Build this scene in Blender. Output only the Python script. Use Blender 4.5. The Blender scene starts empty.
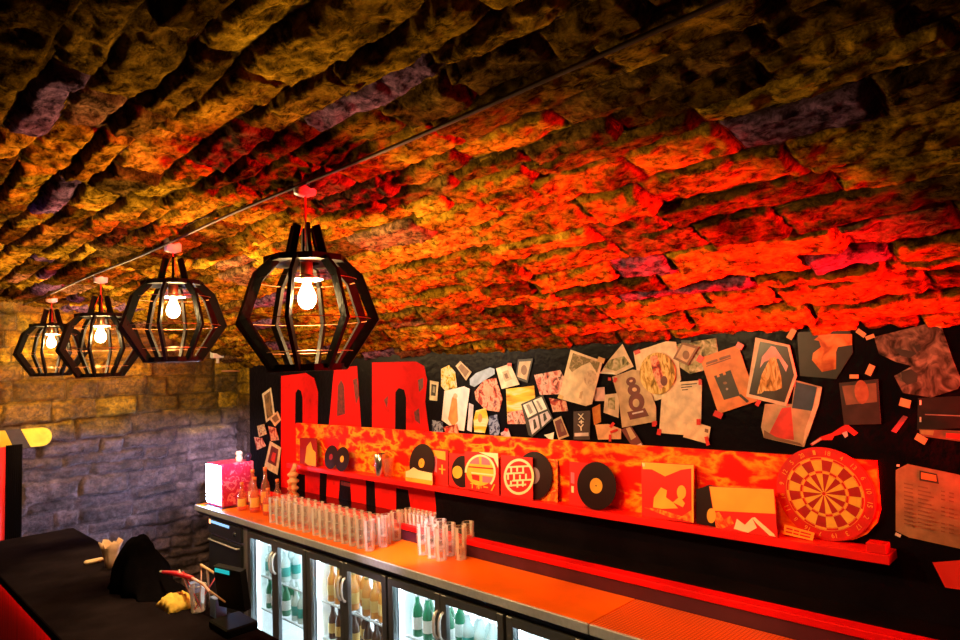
import bpy, math, random
import numpy as np
from mathutils import Vector, Matrix
random.seed(7)
S = bpy.context.scene
COL = S.collection

# ---------------------------------------------------------------- camera
FPX, YAW, PITCH, ROLL, EYE = 648.0, 0.79267, 0.071537, -0.038893, 2.1
Fv = Vector((math.sin(YAW)*math.cos(PITCH), math.cos(YAW)*math.cos(PITCH), math.sin(PITCH)))
R0 = Vector((math.cos(YAW), -math.sin(YAW), 0)); U0 = R0.cross(Fv)
Rv = R0*math.cos(ROLL)+U0*math.sin(ROLL); Uv = -R0*math.sin(ROLL)+U0*math.cos(ROLL)
CAMP = Vector((0, 0, EYE))
cd = bpy.data.cameras.new('camera'); cam = bpy.data.objects.new('camera', cd); COL.objects.link(cam)
cd.sensor_width = 36; cd.lens = FPX/960*36; cd.clip_start = 0.05
cam.matrix_world = Matrix(((Rv.x, Uv.x, -Fv.x, 0), (Rv.y, Uv.y, -Fv.y, 0), (Rv.z, Uv.z, -Fv.z, EYE), (0, 0, 0, 1)))
S.camera = cam

def ray(px, py):
    return Fv+Rv*((px-480)/FPX)-Uv*((py-320)/FPX)
def on_plane(px, py, p, n):
    r = ray(px, py); n = Vector(n)
    return CAMP+r*((Vector(p)-CAMP).dot(n)/r.dot(n))
def onX(px, py, X): return on_plane(px, py, (X, 0, 0), (1, 0, 0))
def onY(px, py, Y): return on_plane(px, py, (0, Y, 0), (0, 1, 0))
def onZ(px, py, Z): return on_plane(px, py, (0, 0, Z), (0, 0, 1))

# ---------------------------------------------------------------- materials
MATS = {}
def new_mat(name):
    m = bpy.data.materials.new(name); m.use_nodes = True
    nt = m.node_tree; b = nt.nodes['Principled BSDF']
    return m, nt, b
def c4(c): return (c[0], c[1], c[2], 1)
def mat(name, col, rough=0.5, metal=0.0, var=0.0, scale=8.0, bump=0.0, bscale=60.0, spec=0.5, coat=0.0):
    """plain procedural surface: base colour broken up by noise, fine bump"""
    if name in MATS: return MATS[name]
    m, nt, b = new_mat(name)
    b.inputs['Roughness'].default_value = rough; b.inputs['Metallic'].default_value = metal
    b.inputs['Specular IOR Level'].default_value = spec
    b.inputs['Coat Weight'].default_value = coat
    tc = nt.nodes.new('ShaderNodeTexCoord')
    n = nt.nodes.new('ShaderNodeTexNoise'); n.inputs['Scale'].default_value = scale; n.inputs['Detail'].default_value = 4
    nt.links.new(tc.outputs['Object'], n.inputs['Vector'])
    r = nt.nodes.new('ShaderNodeValToRGB')
    r.color_ramp.elements[0].position = 0.3; r.color_ramp.elements[1].position = 0.7
    r.color_ramp.elements[0].color = c4([x*(1-var) for x in col]); r.color_ramp.elements[1].color = c4([min(1, x*(1+var)) for x in col])
    nt.links.new(n.outputs['Fac'], r.inputs['Fac']); nt.links.new(r.outputs['Color'], b.inputs['Base Color'])
    if bump:
        n2 = nt.nodes.new('ShaderNodeTexNoise'); n2.inputs['Scale'].default_value = bscale; n2.inputs['Detail'].default_value = 3
        nt.links.new(tc.outputs['Object'], n2.inputs['Vector'])
        bp = nt.nodes.new('ShaderNodeBump'); bp.inputs['Strength'].default_value = bump; bp.inputs['Distance'].default_value = 0.01
        nt.links.new(n2.outputs['Fac'], bp.inputs['Height']); nt.links.new(bp.outputs['Normal'], b.inputs['Normal'])
    MATS[name] = m
    return m
def emit(name, col, strength):
    if name in MATS: return MATS[name]
    m, nt, b = new_mat(name)
    b.inputs['Base Color'].default_value = c4([min(1, x) for x in col])
    b.inputs['Emission Color'].default_value = c4(col); b.inputs['Emission Strength'].default_value = strength
    MATS[name] = m; return m
def ramp_mat(name, cols, scale=6, rough=0.4, detail=3, dist=0.6, stretch=(1, 1, 1), hard=False, bump=0.0, lo=0.3, hi=0.7):
    """printed picture / splattered paint: noise through a ramp of the picture's colours"""
    if name in MATS: return MATS[name]
    m, nt, b = new_mat(name); b.inputs['Roughness'].default_value = rough; b.inputs['Specular IOR Level'].default_value = .2
    tc = nt.nodes.new('ShaderNodeTexCoord'); mp = nt.nodes.new('ShaderNodeMapping')
    mp.inputs['Scale'].default_value = stretch; mp.inputs['Location'].default_value = (random.random()*9, random.random()*9, random.random()*9)
    n = nt.nodes.new('ShaderNodeTexNoise'); n.inputs['Scale'].default_value = scale; n.inputs['Detail'].default_value = detail; n.inputs['Distortion'].default_value = dist
    nt.links.new(tc.outputs['Object'], mp.inputs['Vector']); nt.links.new(mp.outputs['Vector'], n.inputs['Vector'])
    r = nt.nodes.new('ShaderNodeValToRGB'); e = r.color_ramp.elements
    k = len(cols)
    while len(e) < k: e.new(0.5)
    for i, c in enumerate(cols):
        e[i].position = lo+(hi-lo)*i/max(1, k-1); e[i].color = c4(c)
    if hard: r.color_ramp.interpolation = 'CONSTANT'
    nt.links.new(n.outputs['Fac'], r.inputs['Fac']); nt.links.new(r.outputs['Color'], b.inputs['Base Color'])
    if bump:
        bp = nt.nodes.new('ShaderNodeBump'); bp.inputs['Strength'].default_value = bump; bp.inputs['Distance'].default_value = 0.01
        nt.links.new(n.outputs['Fac'], bp.inputs['Height']); nt.links.new(bp.outputs['Normal'], b.inputs['Normal'])
    MATS[name] = m; return m
def thin_glass(name, tint=(1, 1, 1), ior=1.45, rough=0.03, gl=1.0, haze=0.0, edge=0.85):
    if name in MATS: return MATS[name]
    m = bpy.data.materials.new(name); m.use_nodes = True; nt = m.node_tree; nt.nodes.clear()
    o = nt.nodes.new('ShaderNodeOutputMaterial'); mx = nt.nodes.new('ShaderNodeMixShader')
    t = nt.nodes.new('ShaderNodeBsdfTransparent'); t.inputs['Color'].default_value = c4(tint)
    g = nt.nodes.new('ShaderNodeBsdfGlossy'); g.inputs['Roughness'].default_value = rough; g.inputs['Color'].default_value = (gl, gl, gl, 1)
    lw = nt.nodes.new('ShaderNodeLayerWeight'); lw.inputs['Blend'].default_value = 0.5
    pw = nt.nodes.new('ShaderNodeMath'); pw.operation = 'POWER'; pw.inputs[1].default_value = 3.0
    f = nt.nodes.new('ShaderNodeMath'); f.operation = 'MULTIPLY_ADD'; f0 = ((ior-1)/(ior+1))**2
    f.inputs[1].default_value = edge-f0; f.inputs[2].default_value = f0
    nt.links.new(lw.outputs['Facing'], pw.inputs[0]); nt.links.new(pw.outputs[0], f.inputs[0])
    nt.links.new(f.outputs[0], mx.inputs['Fac']); nt.links.new(t.outputs['BSDF'], mx.inputs[1]); nt.links.new(g.outputs['BSDF'], mx.inputs[2])
    if haze:
        df = nt.nodes.new('ShaderNodeBsdfDiffuse'); df.inputs['Color'].default_value = (.9, .9, .9, 1)
        m2 = nt.nodes.new('ShaderNodeMixShader'); m2.inputs['Fac'].default_value = haze
        nt.links.new(mx.outputs['Shader'], m2.inputs[1]); nt.links.new(df.outputs['BSDF'], m2.inputs[2])
        nt.links.new(m2.outputs['Shader'], o.inputs['Surface'])
    else: nt.links.new(mx.outputs['Shader'], o.inputs['Surface'])
    MATS[name] = m; return m

def stone_mat(name, ramp_cols, mortar, rough, low=None, grit=1.0, spec=.0):
    m, nt, b = new_mat(name)
    N, L = nt.nodes.new, nt.links.new
    at = N('ShaderNodeAttribute'); at.attribute_name = 'stone'
    sp = N('ShaderNodeSeparateColor'); L(at.outputs['Color'], sp.inputs['Color'])
    tc = N('ShaderNodeTexCoord')
    r = N('ShaderNodeValToRGB'); e = r.color_ramp.elements
    while len(e) < len(ramp_cols): e.new(0.5)
    for i, c in enumerate(ramp_cols):
        e[i].position = i/len(ramp_cols); e[i].color = c4(c)
    r.color_ramp.interpolation = 'CONSTANT'
    L(sp.outputs['Red'], r.inputs['Fac'])
    n = N('ShaderNodeTexNoise'); n.inputs['Scale'].default_value = 7; n.inputs['Detail'].default_value = 9; n.inputs['Roughness'].default_value = 0.7
    L(tc.outputs['Object'], n.inputs['Vector'])
    rr = N('ShaderNodeValToRGB'); rr.color_ramp.elements[0].position = 0.33; rr.color_ramp.elements[1].position = 0.68
    rr.color_ramp.elements[0].color = (0.16, 0.15, 0.14, 1); rr.color_ramp.elements[1].color = (1.25, 1.2, 1.1, 1)
    L(n.outputs['Fac'], rr.inputs['Fac'])
    mu = N('ShaderNodeMix'); mu.data_type = 'RGBA'; mu.blend_type = 'MULTIPLY'; mu.inputs['Factor'].default_value = 1
    L(r.outputs['Color'], mu.inputs[6]); L(rr.outputs['Color'], mu.inputs[7])
    n3 = N('ShaderNodeTexNoise'); n3.inputs['Scale'].default_value = 34; n3.inputs['Detail'].default_value = 10; n3.inputs['Roughness'].default_value = 0.75; n3.inputs['Distortion'].default_value = 0.4
    mp3 = N('ShaderNodeMapping'); mp3.inputs['Scale'].default_value = (1.0, 0.6, 1.0); L(tc.outputs['Object'], mp3.inputs['Vector']); L(mp3.outputs['Vector'], n3.inputs['Vector'])
    r3 = N('ShaderNodeValToRGB'); r3.color_ramp.elements[0].position = 0.40; r3.color_ramp.elements[1].position = 0.60
    r3.color_ramp.elements[0].color = (0.13, 0.12, 0.12, 1); r3.color_ramp.elements[1].color = (1.3, 1.25, 1.2, 1)
    L(n3.outputs['Fac'], r3.inputs['Fac'])
    mu3 = N('ShaderNodeMix'); mu3.data_type = 'RGBA'; mu3.blend_type = 'MULTIPLY'; mu3.inputs['Factor'].default_value = grit
    L(mu.outputs[2], mu3.inputs[6]); L(r3.outputs['Color'], mu3.inputs[7])
    mm = N('ShaderNodeMix'); mm.data_type = 'RGBA'; mm.inputs[7].default_value = c4(mortar)
    L(sp.outputs['Blue'], mm.inputs['Factor']); L(mu3.outputs[2], mm.inputs[6])
    last = mm.outputs[2]
    if low is not None:  # lower stones purple-grey: dim bluish light put into their colour
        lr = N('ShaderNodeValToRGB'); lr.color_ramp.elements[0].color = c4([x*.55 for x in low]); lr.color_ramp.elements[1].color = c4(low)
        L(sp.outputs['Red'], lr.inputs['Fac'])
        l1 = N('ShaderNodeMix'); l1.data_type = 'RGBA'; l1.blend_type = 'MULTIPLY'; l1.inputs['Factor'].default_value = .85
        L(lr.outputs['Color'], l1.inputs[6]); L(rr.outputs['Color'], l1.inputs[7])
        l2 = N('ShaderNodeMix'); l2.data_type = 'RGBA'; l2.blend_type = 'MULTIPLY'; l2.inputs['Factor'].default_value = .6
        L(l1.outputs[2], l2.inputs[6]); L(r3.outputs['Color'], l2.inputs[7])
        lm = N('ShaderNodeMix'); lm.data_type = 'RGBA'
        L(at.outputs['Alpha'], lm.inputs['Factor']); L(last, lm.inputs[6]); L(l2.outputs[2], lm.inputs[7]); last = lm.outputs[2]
    L(last, b.inputs['Base Color'])
    b.inputs['Roughness'].default_value = rough; b.inputs['Specular IOR Level'].default_value = spec
    n2 = N('ShaderNodeTexNoise'); n2.inputs['Scale'].default_value = 38; n2.inputs['Detail'].default_value = 10; n2.inputs['Roughness'].default_value = 0.72
    L(tc.outputs['Object'], n2.inputs['Vector'])
    bp = N('ShaderNodeBump'); bp.inputs['Strength'].default_value = 1.0; bp.inputs['Distance'].default_value = 0.026
    L(n2.outputs['Fac'], bp.inputs['Height']); L(bp.outputs['Normal'], b.inputs['Normal'])
    return m

# ---------------------------------------------------------------- mesh building
BASE = {}      # world position of the thing each object belongs to
class MB:
    def __init__(s): s.v, s.f, s.m, s.sm = [], [], [], []
    def add(s, vs, fs, mi=0, smooth=False):
        o = len(s.v); s.v += [Vector(v) for v in vs]
        for f in fs: s.f.append([i+o for i in f]); s.m.append(mi); s.sm.append(smooth)
        return s
    def box(s, lo, hi, mi=0, bev=0.0):
        x0, y0, z0 = lo; x1, y1, z1 = hi
        if bev <= 0:
            vs = [(x, y, z) for x in (x0, x1) for y in (y0, y1) for z in (z0, z1)]
            return s.add(vs, [(0, 1, 3, 2), (4, 6, 7, 5), (0, 4, 5, 1), (2, 3, 7, 6), (0, 2, 6, 4), (1, 5, 7, 3)], mi)
        # chamfered box
        b = min(bev, (x1-x0)/2.01, (y1-y0)/2.01, (z1-z0)/2.01)
        L, H = (x0, y0, z0), (x1, y1, z1); vs = {}; arr = []
        def vid(c, ax):
            k = (c, ax)
            if k not in vs:
                p = []
                for a in range(3):
                    if c[a]: p.append(H[a] if a == ax else H[a]-b)
                    else: p.append(L[a] if a == ax else L[a]+b)
                vs[k] = len(arr); arr.append(p)
            return vs[k]
        fs = []
        for ax in range(3):
            u, w = (ax+1) % 3, (ax+2) % 3
            for sd in (0, 1):
                cs = []
                for (a, q) in ((0, 0), (1, 0), (1, 1), (0, 1)):
                    c = [0, 0, 0]; c[ax] = sd; c[u] = a; c[w] = q; cs.append(vid(tuple(c), ax))
                fs.append(cs if sd else cs[::-1])
        for ax in range(3):     # edge chamfers
            u, w = (ax+1) % 3, (ax+2) % 3
            for a in (0, 1):
                for q in (0, 1):
                    c0 = [0, 0, 0]; c0[u] = a; c0[w] = q; c1 = list(c0); c1[ax] = 1
                    c0, c1 = tuple(c0), tuple(c1)
                    f = [vid(c0, u), vid(c1, u), vid(c1, w), vid(c0, w)]
                    fs.append(f if (a == q) else f[::-1])
        for c in [(i, j, k) for i in (0, 1) for j in (0, 1) for k in (0, 1)]:
            f = [vid(c, 0), vid(c, 1), vid(c, 2)]
            fs.append(f if sum(c) % 2 else f[::-1])
        return s.add(arr, fs, mi)
    def prism(s, pts, ext, mi=0, mi_side=None):
        pts = [Vector(p) for p in pts]; e = Vector(ext); n = len(pts)
        nrm = Vector((0, 0, 0))
        for i in range(n): nrm += pts[i].cross(pts[(i+1) % n])
        if nrm.dot(e) > 0: pts = pts[::-1]      # front cap faces away from ext
        s.add(pts+[p+e for p in pts], [tuple(range(n))], mi)
        o = len(s.v)-2*n
        s.f.append([o+n+i for i in range(n)][::-1]); s.m.append(mi if mi_side is None else mi_side); s.sm.append(False)
        for i in range(n):
            j = (i+1) % n
            s.f.append([o+i, o+n+i, o+n+j, o+j]); s.m.append(mi if mi_side is None else mi_side); s.sm.append(False)
        return s
    def lathe(s, prof, c=(0, 0, 0), seg=20, mi=0, smooth=True, axis='Z', caps=True):
        c = Vector(c); vs = []; fs = []; n = len(prof)
        for k in range(seg):
            a = 2*math.pi*k/seg; ca, sa = math.cos(a), math.sin(a)
            for r, z in prof:
                if axis == 'Z': vs.append(c+Vector((r*ca, r*sa, z)))
                elif axis == 'X': vs.append(c+Vector((z, r*ca, r*sa)))
                else: vs.append(c+Vector((r*sa, z, r*ca)))
        for k in range(seg):
            k2 = (k+1) % seg
            for i in range(n-1): fs.append((k*n+i, k2*n+i, k2*n+i+1, k*n+i+1))
        if caps:
            if prof[0][0] > 1e-5: fs.append([k*n for k in range(seg)][::-1])
            if prof[-1][0] > 1e-5: fs.append([k*n+n-1 for k in range(seg)])
        return s.add(vs, fs, mi, smooth)
    def tube(s, path, r, seg=8, mi=0, closed=False):
        P = [Vector(p) for p in path]; n = len(P); vs = []; fs = []
        rs = r if isinstance(r, (list, tuple)) else [r]*n
        up = None
        for i, p in enumerate(P):
            if closed: t = P[(i+1) % n]-P[i-1]
            else: t = P[min(i+1, n-1)]-P[max(i-1, 0)]
            t.normalize()
            if up is None: up = Vector((0, 0, 1)) if abs(t.z) < .9 else Vector((1, 0, 0))
            a = t.cross(up); a.normalize(); b = a.cross(t); b.normalize(); up = b
            for k in range(seg):
                g = 2*math.pi*k/seg; vs.append(p+(a*math.cos(g)+b*math.sin(g))*rs[i])
        m = n if closed else n-1
        for i in range(m):
            j = (i+1) % n
            for k in range(seg):
                k2 = (k+1) % seg; fs.append((i*seg+k, j*seg+k, j*seg+k2, i*seg+k2))
        if not closed:
            fs.append([k for k in range(seg)]); fs.append([(n-1)*seg+k for k in range(seg)][::-1])
        return s.add(vs, fs, mi, True)
    def bar(s, a, b, w, t, side, mi=0):
        """board from a to b, width w along side, thickness t"""
        a, b = Vector(a), Vector(b); d = (b-a).normalized(); sd = Vector(side); sd = (sd-d*sd.dot(d)).normalized(); nn = d.cross(sd)
        vs = [q+sd*(i*w/2)+nn*(j*t/2) for q in (a, b) for i in (-1, 1) for j in (-1, 1)]
        return s.add(vs, [(0, 1, 3, 2), (4, 6, 7, 5), (0, 4, 5, 1), (2, 3, 7, 6), (0, 2, 6, 4), (1, 5, 7, 3)], mi)
    def build(s, name, mats, parent=None, origin=None, smooth=None, fix=True):
        if not isinstance(mats, (list, tuple)): mats = [mats]
        base = BASE[parent] if parent is not None else (Vector(origin) if origin is not None else Vector((0, 0, 0)))
        me = bpy.data.meshes.new(name)
        me.from_pydata([v-base for v in s.v], [], s.f)
        for m in mats: me.materials.append(m)
        me.polygons.foreach_set('material_index', s.m)
        me.polygons.foreach_set('use_smooth', [bool(x) if smooth is None else smooth for x in s.sm])
        me.update()
        o = bpy.data.objects.new(name, me); COL.objects.link(o)
        BASE[o] = base
        if parent is not None: o.parent = parent
        else: o.location = base
        return o
def tag(o, label, cat, group=None, kind=None):
    o['label'] = label; o['category'] = cat
    if group: o['group'] = group
    if kind: o['kind'] = kind
    return o
def thing(name, label, cat, loc, group=None):
    o = bpy.data.objects.new(name, None); COL.objects.link(o); o.location = loc; BASE[o] = Vector(loc)
    o.empty_display_size = 0.05
    return tag(o, label, cat, group)
def struct(o): o['kind'] = 'structure'; return o
def dup(root, loc, label, group=None, rotz=None):
    def cp(o, par):
        c = o.copy(); COL.objects.link(c)
        if par is not None: c.parent = par
        for ch in o.children: cp(ch, c)
        return c
    r = cp(root, None); r.location = loc; r['label'] = label
    if group: r['group'] = group
    if rotz is not None: r.rotation_euler = (0, 0, rotz)
    BASE[r] = Vector(loc)
    return r
FONTCACHE = {}
def text_mesh(t):
    if t in FONTCACHE: return FONTCACHE[t]
    cu = bpy.data.curves.new('lettering_curve', 'FONT'); cu.body = t; cu.size = 1; cu.resolution_u = 3
    ob = bpy.data.objects.new('lettering_curve', cu); COL.objects.link(ob)
    bpy.context.view_layer.update()
    me = bpy.data.meshes.new_from_object(ob.evaluated_get(bpy.context.evaluated_depsgraph_get()))
    vs = [v.co.copy() for v in me.vertices]; fs = [list(p.vertices) for p in me.polygons]
    bpy.data.objects.remove(ob); bpy.data.curves.remove(cu); bpy.data.meshes.remove(me)
    if vs:
        x0 = min(v.x for v in vs); x1 = max(v.x for v in vs); y0 = min(v.y for v in vs); y1 = max(v.y for v in vs)
        vs = [((v.x-x0)/max(1e-6, x1-x0), (v.y-y0)/max(1e-6, y1-y0)) for v in vs]
    FONTCACHE[t] = (vs, fs); return vs, fs
def put_text(mb, t, o, u, v, mi):
    """text fitted to the box spanned by u (reading direction) and v (up) from corner o"""
    vs, fs = text_mesh(t); o, u, v = Vector(o), Vector(u), Vector(v)
    mb.add([o+u*a+v*b for a, b in vs], fs, mi)

# ---------------------------------------------------------------- noise helpers for the stonework
def vnoise(x, y, seed):
    T = np.random.RandomState(seed).rand(256, 256)
    xi = np.floor(x).astype(int); yi = np.floor(y).astype(int); fx = x-xi; fy = y-yi
    fx = fx*fx*(3-2*fx); fy = fy*fy*(3-2*fy)
    g = lambda i, j: T[i % 256, j % 256]
    return (g(xi, yi)*(1-fx)+g(xi+1, yi)*fx)*(1-fy)+(g(xi, yi+1)*(1-fx)+g(xi+1, yi+1)*fx)*fy
def fbm(x, y, seed, octv=4):
    r = 0; a = 0.5
    for k in range(octv):
        r = r+a*(vnoise(x, y, seed+k)-0.5); x = x*2.03+3.1; y = y*2.03+7.7; a *= 0.5
    return r
def stones(u, v, seed, rowh, lens, warp=0.034):
    rs = np.random.RandomState(seed)
    u2 = u+warp*2*fbm(u*5, v*5, seed+10, 3)+warp*0.5*fbm(u*22, v*22, seed+20, 2)
    v2 = v+warp*2*fbm(u*4+9, v*5+4, seed+30, 3)+warp*0.5*fbm(u*22+5, v*22, seed+40, 2)
    vmin, vmax = v2.min()-0.05, v2.max()+0.05
    rows = [vmin]
    while rows[-1] < vmax: rows.append(rows[-1]+rs.uniform(*rowh))
    rows = np.array(rows); ri = np.clip(np.searchsorted(rows, v2)-1, 0, len(rows)-2)
    tone = np.zeros_like(u); hue = np.zeros_like(u); h = np.zeros_like(u); edge = np.zeros_like(u)
    for k in range(len(rows)-1):
        mk = ri == k
        if not mk.any(): continue
        us = [u2.min()-rs.uniform(0.1, 0.5)]
        while us[-1] < u2.max()+0.1: us.append(us[-1]+rs.uniform(*lens))
        us = np.array(us); uu = u2[mk]; ci = np.clip(np.searchsorted(us, uu)-1, 0, len(us)-2)
        n = len(us); rt = rs.rand(n); rh = rs.rand(n); off = rs.uniform(-1, 1, n); tu = rs.uniform(-1, 1, n); tv = rs.uniform(-1, 1, n)
        a = uu-us[ci]; b = us[ci+1]-uu; c = v2[mk]-rows[k]; d = rows[k+1]-v2[mk]
        edge[mk] = np.minimum(np.minimum(a, b), np.minimum(c, d))
        tone[mk] = rt[ci]; hue[mk] = rh[ci]
        h[mk] = 0.016*off[ci]+0.022*tu[ci]*((a/(a+b))-0.5)+0.032*tv[ci]*((c/(c+d))-0.5)
    return h, edge, tone, hue
def stone_surface(name, pos, nu, nv, u, v, seed, material, rowh, lens, relief=1.0, low=None):
    """pos(u,v,h) -> xyz arrays; h is relief toward the room"""
    U, V = np.meshgrid(u, v, indexing='ij')
    h, e, tone, hue = stones(U, V, seed, rowh, lens)
    k = np.clip(e/0.022, 0, 1); k = k*k*(3-2*k)
    h = (h+0.012)*k-0.022*(1-k)
    h = h+0.03*fbm(U*7, V*9, seed+50, 5)*(0.35+0.65*k)+0.03*np.abs(fbm(U*9, V*18, seed+60, 4))+0.035*fbm(U*26, V*40, seed+70, 3)*k
    X, Y, Z = pos(U, V, h*relief)
    co = np.stack([X, Y, Z], -1).reshape(-1, 3).astype(np.float32)
    idx = np.arange(nu*nv).reshape(nu, nv)
    q = np.stack([idx[:-1, :-1], idx[1:, :-1], idx[1:, 1:], idx[:-1, 1:]], -1).reshape(-1, 4)
    me = bpy.data.meshes.new(name)
    me.vertices.add(len(co)); me.vertices.foreach_set('co', co.ravel())
    me.loops.add(q.size); me.loops.foreach_set('vertex_index', q.ravel().astype(np.int32))
    me.polygons.add(len(q)); me.polygons.foreach_set('loop_start', (np.arange(len(q))*4).astype(np.int32))
    me.polygons.foreach_set('use_smooth', np.ones(len(q), bool))
    me.update(calc_edges=True); me.validate()
    at = me.attributes.new('stone', 'FLOAT_COLOR', 'POINT')
    mort = np.clip(1-e/0.012, 0, 1)
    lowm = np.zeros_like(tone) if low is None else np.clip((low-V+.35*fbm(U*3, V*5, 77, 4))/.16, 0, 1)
    c = np.stack([tone, hue, mort, lowm], -1).reshape(-1, 4).astype(np.float32)
    at.data.foreach_set('color', c.ravel())
    me.materials.append(material)
    o = bpy.data.objects.new(name, me); COL.objects.link(o)
    return struct(o)

# ================================================================ SETTING
XW, YB = 2.85, 6.25            # right wall plane, back wall plane
VX, VR = 0.6, 4.65             # vault axis and radius
VZ = 2.78-VR
def vault_z(x): return VZ+math.sqrt(VR*VR-(x-VX)**2)
m_vault = stone_mat('vault_stone', [tuple(.85*q for q in c) for c in [(.13, .070, .005), (.54, .31, .018), (.28, .155, .014), (.76, .46, .035), (.28, .15, .30), (.17, .095, .008), (.62, .345, .022), (.42, .24, .014), (.34, .18, .08), (.68, .39, .022), (.48, .27, .017), (.22, .12, .02)]], (.020, .011, .003), 0.42)
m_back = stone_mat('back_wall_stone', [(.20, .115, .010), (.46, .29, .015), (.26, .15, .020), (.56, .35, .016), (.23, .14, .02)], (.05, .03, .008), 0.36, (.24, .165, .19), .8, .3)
a0 = math.asin((-1.65-VX)/VR); a1 = math.asin((XW+0.02-VX)/VR)
nu, nv = 760, 520
u = np.linspace(-0.7, YB+0.05, nu); v = np.linspace(a0*VR, a1*VR, nv)
def pos_vault(U, V, h):
    A = V/VR
    return VX+(VR-h)*np.sin(A), U, VZ+(VR-h)*np.cos(A)
stone_surface('ceiling', pos_vault, nu, nv, u, v, 3, m_vault, (.07, .18), (.2, .6), .80)
u = np.linspace(-1.65, XW+0.05, 300); v = np.linspace(0, 2.95, 220)
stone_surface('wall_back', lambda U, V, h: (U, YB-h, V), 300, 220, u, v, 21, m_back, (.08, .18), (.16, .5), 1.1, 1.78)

m_black = mat('black_wall_paint', (.0045, .0035, .006), .30, var=.35, scale=5, bump=.3, bscale=26, spec=.05)
m_floor = mat('dark_floor', (.03, .025, .025), .5, var=.3, bump=.2)
wr = struct(MB().box((XW, -0.7, 0), (XW+.15, 5.92, 2.3)).build('wall_right', m_black))
u = np.linspace(5.9, YB+.05, 40); v = np.linspace(0, 2.4, 200)
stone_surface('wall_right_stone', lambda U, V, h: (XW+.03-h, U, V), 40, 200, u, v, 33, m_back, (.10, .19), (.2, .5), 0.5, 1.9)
struct(MB().box((-1.80, -0.7, 0), (-1.65, YB, 2.3)).build('wall_left', mat('left_wall_paint', (.05, .04, .035), .6, var=.3, bump=.3)))
struct(MB().box((-1.65, -0.85, 0), (XW+.15, -0.70, 2.9)).build('wall_front', mat('front_wall_paint', (.03, .025, .022), .7, var=.3, bump=.3)))
struct(MB().box((-1.8, -0.85, -.1), (XW+.15, YB+.2, 0)).build('floor', m_floor))

# painted letters on the black wall
m_redpaint = ramp_mat('red_wall_paint', [(.60, .002, .002), (.80, .004, .003), (.70, .003, .002), (.33, .002, .002)], 9, .75, 5, .4, lo=.25, hi=.82)
def wall_pts(pts, off): return [onX(x, y, XW-off) for x, y in pts]
def letter(outline, holes, smear):
    mb = MB(); mb.prism(wall_pts(outline, .0012), (.0012, 0, 0), 0)
    for hh in holes: mb.prism(wall_pts(hh, .0018), (.0012, 0, 0), 1)
    for hh in smear: mb.prism(wall_pts(hh, .0020), (.0012, 0, 0), 2)
    return mb.build('painted_letter', [m_redpaint, m_black, mat('dry_brush_red', (.16, .012, .01), .5, var=.6, scale=40)], wr)
letter([(281, 376), (306, 373), (314, 378), (318, 392), (317.5, 424), (320, 470), (319, 505), (281, 494)],
       [[(295, 424), (295.5, 393), (298, 389), (301, 391), (302.5, 398), (302.5, 424)], [(296, 473), (305, 475), (305, 492), (296, 490)]], [])
letter([(334, 368), (357, 366), (361, 426), (366, 486), (366, 509), (352, 508), (350, 482), (340, 480), (338, 503), (326, 500), (329, 424)],
       [], [[(337, 416), (338, 386), (341, 380), (344, 386), (345, 414)], [(353, 380), (357, 378), (359, 396), (356, 404)], [(341, 481), (350, 483), (350, 487), (341, 485)]])
letter([(372, 362.5), (416, 361.5), (424, 366), (427, 380), (425, 402), (429, 432), (436, 508), (436, 516), (412, 516), (408, 490), (396, 488), (396, 512), (376, 512), (372, 430)],
       [[(395, 432), (395.5, 392), (399, 388), (404, 390), (406, 398), (406, 432)]], [[(418, 380), (423, 378), (423, 388), (419, 392)], [(384, 400), (388, 396), (387, 408)], [(414, 412), (419, 408), (420, 424), (415, 420)]])

# ================================================================ WORKTOP, LEDGE, RECORD SHELF
ZT = 1.02                      # worktop height
XF = 2.25                      # worktop front
m_top = mat('orange_red_worktop', (.80, .15, .004), .3, var=.08, scale=6, bump=.03, bscale=40, spec=.15)
m_mat = None
def grid_top():
    m, nt, b = new_mat('ribbed_worktop')
    N, L = nt.nodes.new, nt.links.new
    tc = N('ShaderNodeTexCoord'); br = N('ShaderNodeTexBrick'); br.inputs['Scale'].default_value = 1
    br.offset = 0; br.inputs['Brick Width'].default_value = .016; br.inputs['Row Height'].default_value = .016; br.inputs['Mortar Size'].default_value = .0018
    br.inputs['Color1'].default_value = (.80, .16, .012, 1); br.inputs['Color2'].default_value = (.76, .15, .012, 1); br.inputs['Mortar'].default_value = (.42, .03, .006, 1)
    L(tc.outputs['Object'], br.inputs['Vector']); L(br.outputs['Color'], b.inputs['Base Color']); b.inputs['Roughness'].default_value = .38
    return m
m_alu = mat('brushed_aluminium_trim', (.40, .43, .50), .35, .25, var=.1, scale=50)
m_darkmetal = mat('dark_fridge_metal', (.055, .058, .065), .38, .6, var=.15)
SEAM = 1.66
for (y0, y1, mm, lab) in ((SEAM, 5.72, m_top, 'long smooth orange-red worktop over the fridges, carrying all the glasses'),
                          (-.55, SEAM-.004, grid_top(), 'ribbed orange-red worktop section beyond the seam under the dartboard')):
    t = thing('worktop', lab, 'worktop', (XF, y0, ZT-.04))
    MB().box((XF+.012, y0, ZT-.035), (2.62, y1, ZT), bev=.002).build('top_panel', mm, t)
    MB().box((XF, y0, ZT-.045), (XF+.012, y1, ZT-.0005), bev=.003).build('edge_trim', m_alu, t)
    MB().box((XF+.03, y0, ZT-.075), (2.60, y1, ZT-.035)).build('support_rail', m_darkmetal, t)
LZ = 1.115
t = thing('bottle_ledge', 'raised black back ledge with red front strip behind the worktop', 'ledge', (2.62, -.55, .9))
MB().box((2.622, -.55, ZT-.034), (2.848, 5.72, LZ-.022)).build('upstand', mat('dark_purple_upstand', (.06, .012, .03), .28, var=.2), t)
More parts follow.
